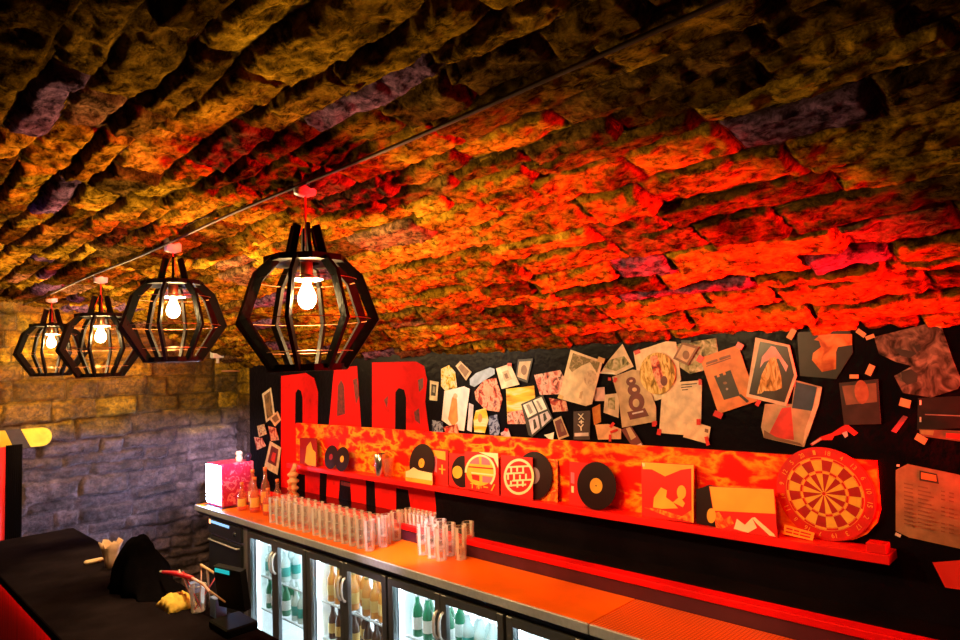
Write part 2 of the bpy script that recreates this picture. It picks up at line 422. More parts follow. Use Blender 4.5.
MB().box((2.684, -.55, LZ-.022), (2.848, 5.72, LZ-.0005)).build('ledge_top', mat('black_ledge_gloss', (.006, .004, .006), .22, var=.3, scale=5, bump=.08, bscale=30, spec=.25), t)
MB().box((2.612, -.55, LZ-.030), (2.684, 5.72, LZ), bev=.003).build('front_strip', mat('red_ledge_paint', (.72, .006, .008), .4, var=.1, spec=.15), t)

SZ = 1.357                     # record shelf top
m_panel = ramp_mat('splattered_red_panel', [(.72, .006, .002), (.75, .010, .002), (.82, .20, .008), (.88, .42, .015), (.78, .06, .004), (.72, .006, .002)], 10, .5, 14, .25, (1, .6, 1.2), lo=.40, hi=.64)
m_shelf = mat('red_shelf_paint', (.72, .008, .006), .4, var=.1)
t = thing('record_shelf', 'long red splatter-painted record shelf with backboard on black wall', 'shelf', (XW, .68, 1.3))
pts = [(5.03, SZ), (5.03, 1.683), (.70, 1.683), (.70, SZ+.14), (.715, SZ+.09), (.75, SZ+.045), (.80, SZ+.015), (.86, SZ)]
MB().prism([(2.828, a, b) for a, b in pts], (.021, 0, 0)).build('backboard', m_panel, t)
MB().box((2.735, .66, SZ-.034), (2.849, 5.03, SZ), bev=.002).build('shelf_board', m_shelf, t)
MB().box((2.742, .668, SZ), (2.80, .735, SZ+.035), bev=.002).build('end_block', m_shelf, t)

# ================================================================ PENDANT LAMPS
m_ply = mat('black_plywood', (.0035, .003, .003), .5, var=.3, scale=30, bump=.1, spec=.06)
m_cord = mat('red_fabric_cord', (.55, .02, .015), .6, var=.2, scale=200)
m_rose = mat('white_plastic', (.75, .72, .68), .4)
m_wire = mat('copper_wire', (.30, .10, .04), .35, .8)
def glowing_glass(name, col, strength):
    m = bpy.data.materials.new(name); m.use_nodes = True; nt = m.node_tree; nt.nodes.clear()
    o = nt.nodes.new('ShaderNodeOutputMaterial'); a = nt.nodes.new('ShaderNodeAddShader')
    t = nt.nodes.new('ShaderNodeBsdfTransparent'); e = nt.nodes.new('ShaderNodeEmission')
    e.inputs['Color'].default_value = c4(col); e.inputs['Strength'].default_value = strength
    nt.links.new(t.outputs[0], a.inputs[0]); nt.links.new(e.outputs[0], a.inputs[1]); nt.links.new(a.outputs[0], o.inputs['Surface'])
    return m
m_bulb = glowing_glass('bulb_glow', (1.0, .80, .48), 9); m_bulb.cycles.emission_sampling = 'NONE'
m_brass = mat('brass_holder', (.6, .42, .2), .35, .9)
def make_lamp(loc, label, turn=8):
    ph0 = math.degrees(math.atan2(loc[1], loc[0]))+22.5+turn
    x, y, z = loc
    t = thing('pendant_lamp', label, 'lamp', loc, 'black lantern pendants over the bar')
    top = .487
    prof = [(.118, .012), (.222, .165), (.173, .305), (.112, .366)]
    for k in range(8):
        a = math.radians(ph0+45*k); d = Vector((math.cos(a), math.sin(a), 0)); tn = Vector((-d.y, d.x, 0))
        mb = MB()
        w = .031
        # mitred board following the profile
        P = [Vector(loc)+d*r+Vector((0, 0, h)) for r, h in prof]
        offs = []
        for i in range(len(P)):
            if i == 0: dr = (P[1]-P[0]).normalized()
            elif i == len(P)-1: dr = (P[-1]-P[-2]).normalized()
            else: dr = ((P[i]-P[i-1]).normalized()+(P[i+1]-P[i]).normalized()).normalized()
            nn = dr.cross(tn).normalized(); offs.append(nn*(w/2*(1.12 if 0 < i < 3 else 1)))
        vs = []
        for p, o_ in zip(P, offs):
            for sgn in (-1, 1):
                for q in (-1, 1): vs.append(p+o_*sgn+tn*(q*.006))
        fs = [(0, 1, 3, 2), tuple(12+i for i in (0, 2, 3, 1))]
        for i in range(3):
            b = i*4; c = b+4
            fs += [(b, c, c+1, b+1), (b+1, c+1, c+3, b+3), (b+3, c+3, c+2, b+2), (b+2, c+2, c, b)]
        mb.add(vs, fs).build('rib', m_ply, t)
    def ring(r0, r1, z0, z1, n=8, ph=ph0):
        mb = MB(); vs = []; fs = []
        for k in range(n):
            a = math.radians(ph+360/n*(k+.5))
            for r, h in ((r0, z0), (r1, z0), (r1, z1), (r0, z1)): vs.append((x+r*math.cos(a), y+r*math.sin(a), z+h))
        for k in range(n):
            j = (k+1) % n
            for i in range(4):
                i2 = (i+1) % 4; fs.append((k*4+i, j*4+i, j*4+i2, k*4+i2))
        return mb.add(vs, fs)
    ring(.078, .130, 0, .022).build('bottom_ring', m_ply, t)
    ring(.045, .138, .358, .378).build('top_ring', m_ply, t)
    for k in range(6):
        a = math.radians(60*k+10); d = Vector((math.cos(a), math.sin(a), 0))
        MB().bar(Vector(loc)+d*.062+Vector((0, 0, .378)), Vector(loc)+d*.036+Vector((0, 0, top)), .026, .011, d).build('neck_rib', m_ply, t)
    for r, h in ((.212, .166), (.168, .30), (.150, .062)):
        MB().tube([(x+r*math.cos(2*math.pi*k/32), y+r*math.sin(2*math.pi*k/32), z+h) for k in range(32)], .0014, 5, closed=True).build('wire_ring', m_wire, t)
    for k in range(3):
        a = math.radians(120*k+30)
        MB().tube([(x+.05*math.cos(a), y+.05*math.sin(a), z+.378), (x+.006*math.cos(a), y+.006*math.sin(a), z+top+.01)], .0018, 6).build('hanging_string', m_cord, t)
    MB().lathe([(.004, .378), (.02, .376), (.022, .31), (.018, .305)], loc, 16).build('lamp_holder', m_brass, t)
    MB().lathe([(.02, .318), (.055, .306), (.055, .304), (.02, .314)], loc, 24, caps=False).build('reflector_disc', m_rose, t)
    MB().lathe([(.001, .205), (.016, .209), (.027, .222), (.031, .24), (.028, .258), (.02, .276), (.014, .29), (.014, .306)], loc, 20).build('bulb', m_bulb, t)
    pl = bpy.data.lights.new('bulb_light', 'POINT'); pl.energy = 70; pl.color = (1.0, .64, .25); pl.shadow_soft_size = .02
    lo = bpy.data.objects.new('bulb_light', pl); COL.objects.link(lo); lo.location = (x, y, z+.238)
    cz = vault_z(x)-.02-z
    MB().tube([(x, y, z+.36), (x, y, z+top), (x, y, z+cz)], .0036, 8).build('cord', m_cord, t)
    MB().lathe([(.012, cz-.035), (.036, cz-.026), (.040, cz+.03), (.0, cz+.03)], loc, 24).build('ceiling_rose', m_rose, t)
    return t
def place(px, py_bottom, X):   # lamp bottom centre
    return onX(px, py_bottom, X)
make_lamp(place(308.5, 371, 1.13), 'largest black pendant lantern, nearest, hanging in front of the red painted letters')
make_lamp(place(173.5, 362, 1.15), 'second largest black pendant lantern, between the nearest lantern and the far pair')
make_lamp(place(100.5, 377, 1.17), 'third black pendant lantern along the row, overlapping the farthest lantern')
make_lamp(place(51, 376, 1.17), 'farthest and smallest black pendant lantern, close to the stone end wall')
# cable conduit along the vault
mb = MB(); yy = np.linspace(-.4, 6.15, 60)
mb.tube([(1.10+.004*math.sin(a*2.1), a, vault_z(1.1)-.03+.004*math.sin(a*3.3)) for a in yy], .006, 8)
tag(mb.build('cable_conduit', mat('conduit_paint', (.10, .055, .03), .6, .0, var=.3, spec=.1)), 'thin brown cable conduit running along the stone vault above the lamps', 'conduit')

# ================================================================ FRIDGES
m_white = mat('white_fridge_lining', (.82, .86, .88), .4)
m_tube = emit('cool_white_led', (.78, .93, 1.0), 22)
m_pane = thin_glass('fridge_glass', (.93, .97, .97), 1.4, .02)
m_chrome = mat('polished_handle', (.80, .82, .85), .22, .35)
m_frame = mat('grey_door_frame', (.15, .155, .165), .36, .7, var=.1)
m_shelfwire = mat('white_wire_shelf', (.7, .74, .76), .4)
FX = 2.275
def make_fridge(y0, y1, label):
    """y1 is the far (left in view) side"""
    t = thing('bottle_fridge', label, 'fridge', (FX, (y0+y1)/2, 0), 'double-door bottle fridges under the worktop')
    Xb = 2.80; zt, zb = ZT-.078, .12
    mb = MB()
    mb.box((FX+.03, y0, .0), (Xb, y0+.022, zt)).box((FX+.03, y1-.022, 0), (Xb, y1, zt))
    mb.box((FX+.03, y0+.022, zt-.035), (Xb, y1-.022, zt)).box((FX+.03, y0+.022, 0), (Xb, y1-.022, zb))
    mb.box((Xb-.02, y0+.022, zb), (Xb, y1-.022, zt-.035))
    mb.build('cabinet', m_darkmetal, t)
    mb = MB()
    mb.box((FX+.06, y0+.0225, zb+.0005), (Xb-.0205, y0+.028, zt-.036)).box((FX+.06, y1-.028, zb+.0005), (Xb-.0205, y1-.0225, zt-.036))
    mb.box((Xb-.026, y0+.028, zb+.0005), (Xb-.0205, y1-.028, zt-.036)).box((FX+.06, y0+.028, zb+.0005), (Xb-.026, y1-.028, zb+.006))
    mb.build('lining', m_white, t)
    MB().box((Xb-.032, y0+.03, zb+.02), (Xb-.027, y1-.03, zt-.05)).build('rear_glow_sheet', emit('added_rear_glow', (.86, .96, 1.0), 3.6), t)  # added glowing sheet, gives the fridge back its overexposed white
    for z in (.36, .60):
        mb = MB(); yy = y0+.04
        mb.box((FX+.075, y0+.03, z-.008), (FX+.083, y1-.03, z)).box((Xb-.056, y0+.03, z-.008), (Xb-.048, y1-.03, z))
        while yy < y1-.035:
            mb.box((FX+.075, yy, z-.003), (Xb-.048, yy+.005, z)); yy += .022
        mb.build('wire_shelf', m_shelfwire, t)
    MB().box((FX+.066, y0+.05, zt-.062), (FX+.086, y1-.05, zt-.038)).build('light_tube', m_tube, t)
    for yy in (y0+.034, y1-.034):
        MB().box((FX+.066, yy-.004, zb+.03), (FX+.078, yy+.004, zt-.07)).build('side_light', m_tube, t)
    ym = (y0+y1)/2
    for (a, b, sgn) in ((ym+.0015, y1-.004, 1), (y0+.004, ym-.0015, -1)):
        s_ = .042
        d = MB(); z0, z1 = .10, zt-.012
        d.box((FX, a, z0), (FX+.03, a+s_, z1), bev=.003).box((FX, b-s_, z0), (FX+.03, b, z1), bev=.003)
        d.box((FX, a+s_, z0), (FX+.03, b-s_, z0+s_)).box((FX, a+s_, z1-s_), (FX+.03, b-s_, z1))
        dr = d.build('door', m_frame, t)
        MB().box((FX+.010, a+s_, z0+s_), (FX+.016, b-s_, z1-s_)).build('glass_pane', m_pane, dr)
        hy = a+.020 if sgn > 0 else b-.020
        path = [(FX+.004, hy, .84), (FX-.012, hy, .835), (FX-.026, hy, .81), (FX-.030, hy, .77), (FX-.026, hy, .73), (FX-.012, hy, .705), (FX+.004, hy, .70)]
        MB().tube(path, .0085, 10).build('handle', m_chrome, dr)
    return t
FR = [(3.955, 4.80), (3.075, 3.945), (2.165, 3.065), (1.26, 2.155), (.35, 1.25)]
names = ['farthest bottle fridge, beside the glasswasher, with green bottles inside', 'second bottle fridge from the glasswasher, with amber drinks on its shelves',
         'bottle fridge with chrome handles under the right-hand stacks of tumblers', 'bottle fridge under the worktop seam, mostly cut off by the picture edge',
         'nearest bottle fridge, under the ribbed worktop']
fridges = [make_fridge(a, b, n) for (a, b), n in zip(FR[:4], names)]

# bottles in the fridges
def make_bottle(name, glass, label_c, cap_c, h, r, loc, label, cat, group):
    t = thing(name, label, cat, loc, group)
    s = h/.23
    MB().lathe([(0, 0), (r*.95, 0), (r, .006), (r, .125*s), (r*.92, .145*s), (r*.45, .18*s), (r*.40, .218*s), (r*.42, .222*s)], loc, 14).build('glass_body', glass, t)
    MB().lathe([(r*1.015, .04*s), (r*1.02, .042*s), (r*1.02, .105*s), (r*1.015, .107*s)], loc, 14, caps=False).build('paper_label', label_c, t)
    MB().lathe([(r*.47, .214*s), (r*.5, .226*s), (r*.44, .231*s), (0, .231*s)], loc, 12).build('cap', cap_c, t)
    return t
g_green = mat('green_bottle_glass', (.03, .22, .10), .12, spec=.7)
g_amber = mat('amber_bottle_drink', (.75, .30, .05), .12, spec=.7)
g_clear = mat('pale_bottle_glass', (.62, .75, .72), .12, spec=.7)
g_brown = mat('brown_bottle_glass', (.12, .05, .02), .12, spec=.7)
l_white = mat('white_paper_label', (.8, .8, .76), .6); l_gold = mat('gold_paper_label', (.75, .5, .15), .5); l_teal = mat('teal_paper_label', (.05, .4, .35), .5)
k_dark = mat('dark_cap', (.03, .03, .035), .35, .5); k_gold = mat('gold_cap', (.7, .5, .2), .35, .7); k_white = mat('white_cap', (.8, .8, .8), .4)
protos = {}
P_ = {'green': (g_green, l_white, k_white, .23, .031), 'amber': (g_amber, l_gold, k_gold, .23, .033), 'clear': (g_clear, l_teal, k_white, .22, .033), 'brown': (g_brown, l_gold, k_dark, .215, .031)}
ORD = ['first', 'second', 'third', 'fourth', 'fifth', 'sixth', 'seventh', 'eighth', 'ninth', 'tenth', 'eleventh', 'twelfth']
def bottle(kind, loc, lab, grp):
    if kind not in protos:
        protos[kind] = make_bottle('drinks_bottle', *P_[kind], loc, lab, 'bottle', grp); return
    dup(protos[kind], loc, lab, grp)
fills = {0: {'L': [('clear', .60), ('green', .36)], 'R': [('clear', .36)]},
         1: {'L': [('amber', .60), ('brown', .36)], 'R': [('amber', .60), ('brown', .36)]},
         2: {'L': [('green', .60)], 'R': [('clear', .60)]},
         3: {'L': [('clear', .60)], 'R': [('green', .60)]}}
fname = ['farthest fridge', 'second fridge', 'third fridge', 'nearest fridge']
for fi, dd in fills.items():
    y0, y1 = FR[fi]; ym = (y0+y1)/2
    for side, rows in dd.items():
        a, b = (ym+.03, y1-.07) if side == 'L' else (y0+.07, ym-.03)
        for kind, z in rows:
            for r_ in range(2):
                for k in range(4):
                    y = b-(b-a)*(k+.5)/4
                    bottle(kind, (FX+.125+r_*.085, y, z),
                           '%s bottle, %s from the left, %s row, %s shelf, %s door of %s' % ({'clear': 'pale', 'brown': 'brown', 'green': 'green', 'amber': 'amber'}[kind], ORD[k], ('front', 'second')[r_], 'upper' if z > .5 else 'lower', 'left' if side == 'L' else 'right', fname[fi]),
                           'bottles in the '+fname[fi])

# glasswasher
t = thing('glasswasher', 'black front-loading glasswasher under the worktop beneath the lit box', 'dishwasher', (FX, 5.16, 0))
MB().box((FX+.02, 4.83, 0), (2.80, 5.50, ZT-.078), bev=.004).build('body', mat('steel_casing', (.55, .57, .6), .35, .8, var=.1), t)
MB().box((FX, 4.90, .12), (FX+.02, 5.49, .80), bev=.003).build('door', mat('black_door_panel', (.02, .021, .024), .3, .2, var=.2), t)
MB().box((FX-.002, 4.90, .82), (FX+.02, 5.49, ZT-.085), bev=.003).build('control_panel', mat('black_control_panel', (.03, .03, .035), .3, .3), t)
MB().tube([(FX+.002, 5.46, .775), (FX-.02, 5.45, .775), (FX-.02, 4.94, .775), (FX+.002, 4.93, .775)], .007, 8).build('handle', m_chrome, t)
MB().box((FX-.004, 5.10, .905), (FX-.001, 5.44, .925)).build('status_light', emit('washer_light', (.25, .55, 1.0), 1.1), t)
MB().box((FX-.004, 5.45, .895), (FX-.001, 5.475, .93)).build('warning_light', emit('washer_amber', (1.0, .35, .15), 3), t)
MB().lathe([(.018, 0), (.020, -.004), (.016, -.014), (0, -.014)], (FX-.002, 5.0, .875), 16, axis='X').build('knob', m_darkmetal, t)

# light box machine on the worktop
bx0, bx1, by0, by1, bz = 2.31, 2.60, 5.335, 5.63, 1.375
t = thing('drinks_dispenser', 'magenta drinks dispenser with glowing white front at worktop end', 'dispenser', (bx0, by0, ZT))
m_mag = ramp_mat('magenta_pattern', [(.55, .02, .06), (.62, .03, .09), (.9, .22, .25), (.35, .01, .05)], 16, .35, 4, 2.2, hard=True, lo=.35, hi=.68)
MB().box((bx0+.01, by0, ZT+.004), (bx1, by1, bz), bev=.008).build('casing', m_mag, t)
MB().box((bx0, by0+.012, ZT+.03), (bx0+.0095, by1-.012, bz-.012)).build('glowing_front', emit('lit_front', (.45, .58, 1.0), 110), t)
MB().box((bx0-.02, by0-.03, ZT), (bx1+.01, by1+.01, ZT+.004)).build('drip_tray', mat('black_tray', (.02, .02, .022), .3), t)
tag(MB().lathe([(0, 0), (.028, 0), (.030, .03), (.022, .05), (.018, .052), (.026, .056), (.030, .07), (.02, .088), (0, .09)], (2.50, 5.40, bz), 16).build('figurine', ramp_mat('cream_red_glaze', [(.75, .5, .35), (.8, .08, .05)], 26, .3, hard=True)), 'small cream and red figurine standing on the drinks dispenser', 'figurine')
tag(MB().lathe([(0, 0), (.02, 0), (.016, .006), (.03, .03), (.032, .045), (.02, .066), (0, .07)], (2.56, 5.36, bz), 16).build('ornament', mat('dark_ornament', (.03, .015, .03), .2)), 'dark round ornament beside the figurine on the drinks dispenser', 'ornament')

# ================================================================ GLASSES
m_tumbler = thin_glass('tumbler_glass', (.985, .985, .985), 1.8, .10, haze=.03, edge=.7)
m_glint = thin_glass('glint_strip_glass', (.99, .99, .99), 1.9, .14, haze=.34, edge=.8)  # pale strips, bright streaks of reflection put into the glass
m_rim = thin_glass('glass_rim', (.99, .99, .99), 1.9, .12, haze=.30, edge=.8)
def tumbler_mesh(h, r):
    mb = MB()
    mb.lathe([(0, .006), (r*.80, .006), (r*.985-.002, h), (r, h+.001), (r*1.0+.0012, h-.001), (r*.86, .004), (r*.82, 0), (0, 0)], (0, 0, 0), 12, smooth=False)
    for f in range(len(mb.m)):           # rim, foot and every third strip hazed pale, glints put into the glass
        k, i = divmod(f, 7)
        mb.m[f] = 2 if i in (2, 3, 5, 6, 0) else (1 if k % 3 == 0 else 0)
    return mb
first = {}
def put_glass(key, name, h, r, loc, label, cat, group, m=None):
    if key not in first:
        o = tumbler_mesh(h, r).build(name, [m or m_tumbler, m_glint, m_rim]); o.location = loc; tag(o, label, cat, group); first[key] = o; BASE[o] = Vector(loc)
    else:
        o = dup(first[key], loc, label, group)
def stack(ya, xa, n, lab, group):
    for k in range(n):
        put_glass('tumbler', 'glass_tumbler', .118, .036, (xa, ya, ZT+.0005+k*.062), lab % ['bottom', 'top', 'topmost'][k] if n == 2 else lab % ['bottom', 'middle', 'top'][k], 'glass', group)
rows = ['front', 'back']
# middle block: stacks of two
p0 = onZ(324, 533, ZT); p1 = onZ(366, 546.5, ZT)
dy = (p0.y-p1.y)/6
xs = 2.345
for r_ in range(2):
    for k in range(8):
        y = p0.y-dy*k
        stack(y, xs+r_*.10, 2, '%%s clear tumbler of the %s stack from the left, %s row, middle block' % (ORD[k], rows[r_]), 'stacked tumblers in the middle block')
for k, (px, py) in enumerate(((382.5, 545), (392.7, 541))):
    p = onZ(px, py, ZT); stack(p.y, p.x+.03, 2, '%%s clear tumbler of the %s lone stack right of the middle block' % ['left', 'right'][k], 'stacked tumblers right of the middle block')
# left block
q0 = p0.y+.13
for r_ in range(2):
    for k in range(6):
        y = q0+.092*(5-k)
        stack(y, xs+.0+r_*.10, 2, '%%s amber-lit tumbler of the %s stack from the left, %s row, left block' % (ORD[k], rows[r_]), 'stacked tumblers in the left block')
# right group
for k, (px, py) in enumerate(((420.5, 555), (430, 558.5), (438.7, 561), (448, 556), (458.5, 560), (466.5, 554.5), (428, 549), (439, 551.5))):
    p = onZ(px, py, ZT); stack(p.y, p.x+.02, 2, '%%s clear tumbler of stack %s in the cluster nearest the chrome bottle stopper' % ['one, far left,', 'two, front left,', 'three, front centre,', 'four, middle,', 'five, front right,', 'six, far right,', 'seven, back left,', 'eight, back middle,'][k], 'stacked tumblers in the right cluster')
# shot glasses on the ledge
for r_ in range(2):
    for k in range(7):
        a = onX(404, 527, 2.69); b = onX(428, 531, 2.69)
        y = a.y+(b.y-a.y)*k/6
        put_glass('shot', 'shot_glass', .072, .026, (2.66+r_*.07, y, LZ+.0005), '%s shot glass from the left, %s row, on the raised back ledge' % (ORD[k], rows[r_]), 'glass', 'shot glasses on the back ledge')
p = onZ(476, 551, ZT)
o = MB().lathe([(0, 0), (.012, 0), (.013, .012), (.006, .02), (.007, .04), (.012, .048), (.011, .062), (0, .066)], (2.585, p.y-.02, ZT), 14).build('bottle_stopper', m_chrome)
tag(o, 'small chrome bottle stopper standing on the worktop against the upstand', 'bottle stopper')

# bottles and candle at the far end of the worktop
m_orglass = thin_glass('orange_glass', (1.0, .72, .45), 1.6, .08, haze=.06, edge=.7)
spir = [(2.52, 5.20, .30, .037, 'tall orange glass bottle right beside the drinks dispenser'), (2.40, 5.14, .22, .034, 'short orange bottle in front of the dispenser side'),
        (2.54, 5.02, .33, .036, 'tallest orange glass bottle with a long neck, below the pinned snapshots'), (2.43, 4.98, .27, .036, 'orange glass bottle in front of the tallest long-necked bottle'),
        (2.55, 4.84, .25, .034, 'red-orange glass bottle under the white-bordered snapshot'), (2.45, 4.80, .20, .038, 'squat orange glass bottle in front of the candle holder'),
        (2.56, 4.66, .24, .033, 'slim orange bottle right behind the left block of tumblers')]
for i, (x_, y_, h, r, lab) in enumerate(spir):
    L_ = Vector((x_, y_, ZT)); s = h/.26
    t = thing('glass_bottle', lab, 'bottle', L_, 'orange bottles beside the dispenser')
    MB().lathe([(0, .0), (r, 0), (r*1.02, .01), (r*1.02, .13*s), (r*.8, .165*s), (r*.4, .19*s), (r*.38, .245*s), (r*.36, .245*s), (r*.36, .19*s), (r*.75, .16*s), (r*.96, .13*s), (r*.96, .012), (0, .008)], L_, 16).build('glass_body', m_orglass, t)
    MB().lathe([(r*.43, .238*s), (r*.44, .262*s), (0, .264*s)], L_, 12).build('cap', mat('orange_cap', (.85, .25, .05), .35), t)
    MB().lathe([(r*1.03, .04*s), (r*1.035, .042*s), (r*1.035, .11*s), (r*1.03, .112*s)], L_, 16, caps=False).build('paper_label', mat('yellow_bottle_label', (.85, .5, .1), .5), t)
p = onX(291, 497, 2.66)
prof = [(0, 0), (.045, 0), (.048, .012), (.030, .03), (.026, .045), (.045, .06), (.047, .072), (.028, .085), (.026, .10), (.046, .115), (.048, .13), (.028, .142), (.028, .155), (.043, .168), (.044, .18), (.028, .192), (.022, .20), (0, .20)]
L_ = Vector((2.68, p.y, LZ))
t = thing('candle_holder', 'cream knobbly candle holder with candle stub standing on the back ledge', 'candle holder', L_)
MB().lathe(prof, L_, 20).build('stem', mat('cream_wax', (.8, .5, .22), .45), t)
MB().tube([L_+Vector((0, 0, .198)), L_+Vector((.004, -.012, .225)), L_+Vector((.006, -.03, .26))], [.021, .019, .017], 12).build('candle_stub', mat('pale_candle', (.85, .6, .32), .5), t)

# metal shaker on the record shelf and the glass beside it
p = onX(379.5, 483, 2.765); L_ = Vector((2.775, p.y, SZ))
t = thing('metal_cup', 'polished steel shaker cup standing on the record shelf', 'cup', L_)
MB().lathe([(0, 0), (.030, 0), (.033, .006), (.042, .155), (.040, .157), (.032, .01), (0, .008)], L_, 24).build('body', mat('polished_steel', (.8, .8, .82), .16, 1.0), t)
o = MB().lathe([(0, 0), (.028, 0), (.036, .13), (.034, .13), (.026, .006), (0, .006)], (0, 0, 0), 18).build('amber_glass', thin_glass('amber_glass_mat', (1, .8, .5), 1.6, .06, haze=.08, edge=.5)); o.location = (2.782, p.y-.09, SZ)
tag(o, 'amber drinking glass beside the steel cup on the record shelf', 'glass')

# ================================================================ FLAT PRINTS ON THE WALL
pm = {}
def C(name, col, rough=.5): return mat('paper_'+name, col, rough, var=.24, scale=22)
cream = C('cream', (.72, .58, .42)); white = C('white', (.78, .74, .68)); pinkp = C('pink', (.75, .45, .45)); peach = C('peach', (.72, .45, .28)); orange = C('orange', (.66, .24, .06))
dark = C('dark', (.03, .022, .022), .35); brown = C('brown', (.20, .10, .055)); red = C('red', (.62, .03, .02)); yellow = C('yellow', (.80, .50, .06)); blue = C('blue', (.30, .38, .52)); navy = C('navy', (.03, .06, .12))
lilac = C('lilac', (.60, .52, .60)); grey = C('grey', (.30, .27, .25)); tan = C('tan', (.52, .36, .22)); green = C('green', (.30, .34, .12)); maroon = C('maroon', (.14, .02, .02)); gold = ramp_mat('gold_print', [(.08, .05, .02), (.5, .33, .08), (.85, .68, .30), (.3, .18, .05)], 22, .25, 4, 1.5, (1, 1.8, .6)); ink = C('ink', (.03, .025, .022))
tape_red = mat('red_tape', (.62, .02, .02), .35); tape_yel = mat('masking_tape', (.62, .42, .18), .55)
bwp = ramp_mat('grey_photo', [(.03, .03, .03), (.2, .19, .18), (.75, .7, .66)], 30, .35, 3, .8, hard=True)
colp = ramp_mat('busy_colour_photo', [(.02, .015, .015), (.45, .10, .05), (.8, .6, .35), (.05, .04, .06)], 32, .35, 4, 1.2)
redp = ramp_mat('red_face_photo', [(.06, .01, .02), (.50, .06, .04), (.75, .42, .30), (.20, .02, .06)], 26, .35, 4, 1.0)
yelp = ramp_mat('yellow_photo', [(.80, .78, .66), (.82, .55, .05), (.45, .18, .02)], 14, .35, 3, .6, (1, .4, 2))
pinkph = ramp_mat('pink_photo', [(.02, .02, .02), (.60, .14, .12), (.78, .48, .42), (.10, .04, .04)], 24, .35, 3, .8)
greenp = ramp_mat('pale_green_photo', [(.02, .02, .01), (.30, .30, .14), (.70, .62, .45)], 34, .4, 4, .8)
bluep = ramp_mat('blue_photo', [(.04, .05, .12), (.25, .3, .5), (.7, .68, .75)], 30, .35, 3, .8, hard=True)
eagle = ramp_mat('grey_feather_print', [(.008, .006, .005), (.08, .055, .045), (.20, .15, .12), (.38, .29, .23)], 18, .5, 5, 1.6)
wallprint = {'k': 0}
NM = {}
def sheet(name, label, cat, poly, m, layers=(), tapes=(), texts=(), order=None, ext=None, group='pinned-up prints on the black wall', plane=None, curl=0.0):
    """one sheet of paper on the wall: outline traced on the wall plane, printed areas in front of it"""
    if order is None: wallprint['k'] += 1; order = wallprint['k'] % 6
    off = .0024+order*.0026
    mats = [m]; mb = MB()
    def idx(mm):
        if mm not in mats: mats.append(mm)
        return mats.index(mm)
    mb.prism([onX(x, y, XW-off) for x, y in poly], (.0014, 0, 0), 0)
    for i, (pl, mm) in enumerate(layers):
        d = off+.0004+.0003*i
        mb.prism([onX(x, y, XW-d) for x, y in pl], (.0002, 0, 0), idx(mm))
    for (s_, a, b, hpx, mm) in texts:
        A = onX(a[0], a[1], XW-off-.0022); B = onX(b[0], b[1], XW-off-.0022); u_ = B-A
        v_ = Vector((0, -u_.z, u_.y)); v_ = -v_ if v_.z < 0 else v_
        top = onX(a[0], a[1]-hpx, XW-off-.0022); v_ = v_.normalized()*(top-A).length
        put_text(mb, s_, A, u_, v_, idx(mm))
    cen = sum((onX(x, y, XW-off) for x, y in poly), Vector())/len(poly)
    o = mb.build(name, mats, origin=cen)
    tag(o, label, cat, group)
    for (tx, ty, w, h, ang, tm) in tapes:
        ca, sa = math.cos(math.radians(ang)), math.sin(math.radians(ang))
        q = [(tx+ca*a*w/2-sa*b*h/2, ty+sa*a*w/2+ca*b*h/2) for a, b in ((-1, -1), (1, -1), (1, 1), (-1, 1))]
        tb = MB().prism([onX(x, y, XW-off-.0034) for x, y in q], (.0006, 0, 0)); tb.build('tape', tm, o)
    return o
def ell(cx, cy, rx, ry, n=20, rot=0):
    c, s = math.cos(math.radians(rot)), math.sin(math.radians(rot))
    return [(cx+rx*math.cos(t)*c-ry*math.sin(t)*s, cy+rx*math.cos(t)*s+ry*math.sin(t)*c) for t in [2*math.pi*k/n for k in range(n)]]
def shrink(poly, f):
    cx = sum(p[0] for p in poly)/len(poly); cy = sum(p[1] for p in poly)/len(poly)
    return [(cx+(x-cx)*f, cy+(y-cy)*f) for x, y in poly]
T = tape_red
def rt(x, y, a=0, w=4, h=4): return (x, y, w, h, a, T)
def yt(x, y, a=0, w=7, h=4.5): return (x, y, w, h, a, tape_yel)

# --- far-left section beside the letters
sheet('photo_print', 'tall narrow photo in a pale border left of the painted letters', 'photo', [(262, 394), (271, 387.5), (275, 416), (266, 422.5)], cream, [([(264, 395.5), (270, 391), (273, 415), (267, 419)], ramp_mat('dusk_portrait', [(.05, .03, .02), (.4, .22, .1)], 18))])
sheet('photo_print', 'small peach snapshot just below the tall narrow photo', 'photo', [(269, 418), (277.5, 411), (281, 420), (275, 426.5)], peach, [([(271.5, 418), (276.5, 414), (279, 419.5), (275, 423)], brown)])
sheet('photo_print', 'white-bordered snapshot with red picture left of the candle holder', 'photo', [(270, 441), (281, 447.5), (277.5, 475), (264, 467.5)], cream, [([(271.5, 445.5), (278.5, 449.5), (276, 466.5), (267.5, 462)], maroon), ([(273, 452), (276, 453.5), (274.5, 463), (270.5, 460)], red)], order=4)
sheet('photo_print', 'dim reddish scrap under the peach snapshot', 'photo', [(268, 426), (276, 428), (279, 440), (271, 441)], redp)
sheet('photo_print', 'small brown torn print at far end of the black wall, left of the snapshots', 'photo', [(257, 426), (264, 424), (267, 434), (259, 437)], colp)
sheet('photo_print', 'pinkish torn scrap low down beside the far black wall edge', 'photo', [(254, 437), (262, 438), (266, 446), (257, 450)], redp)
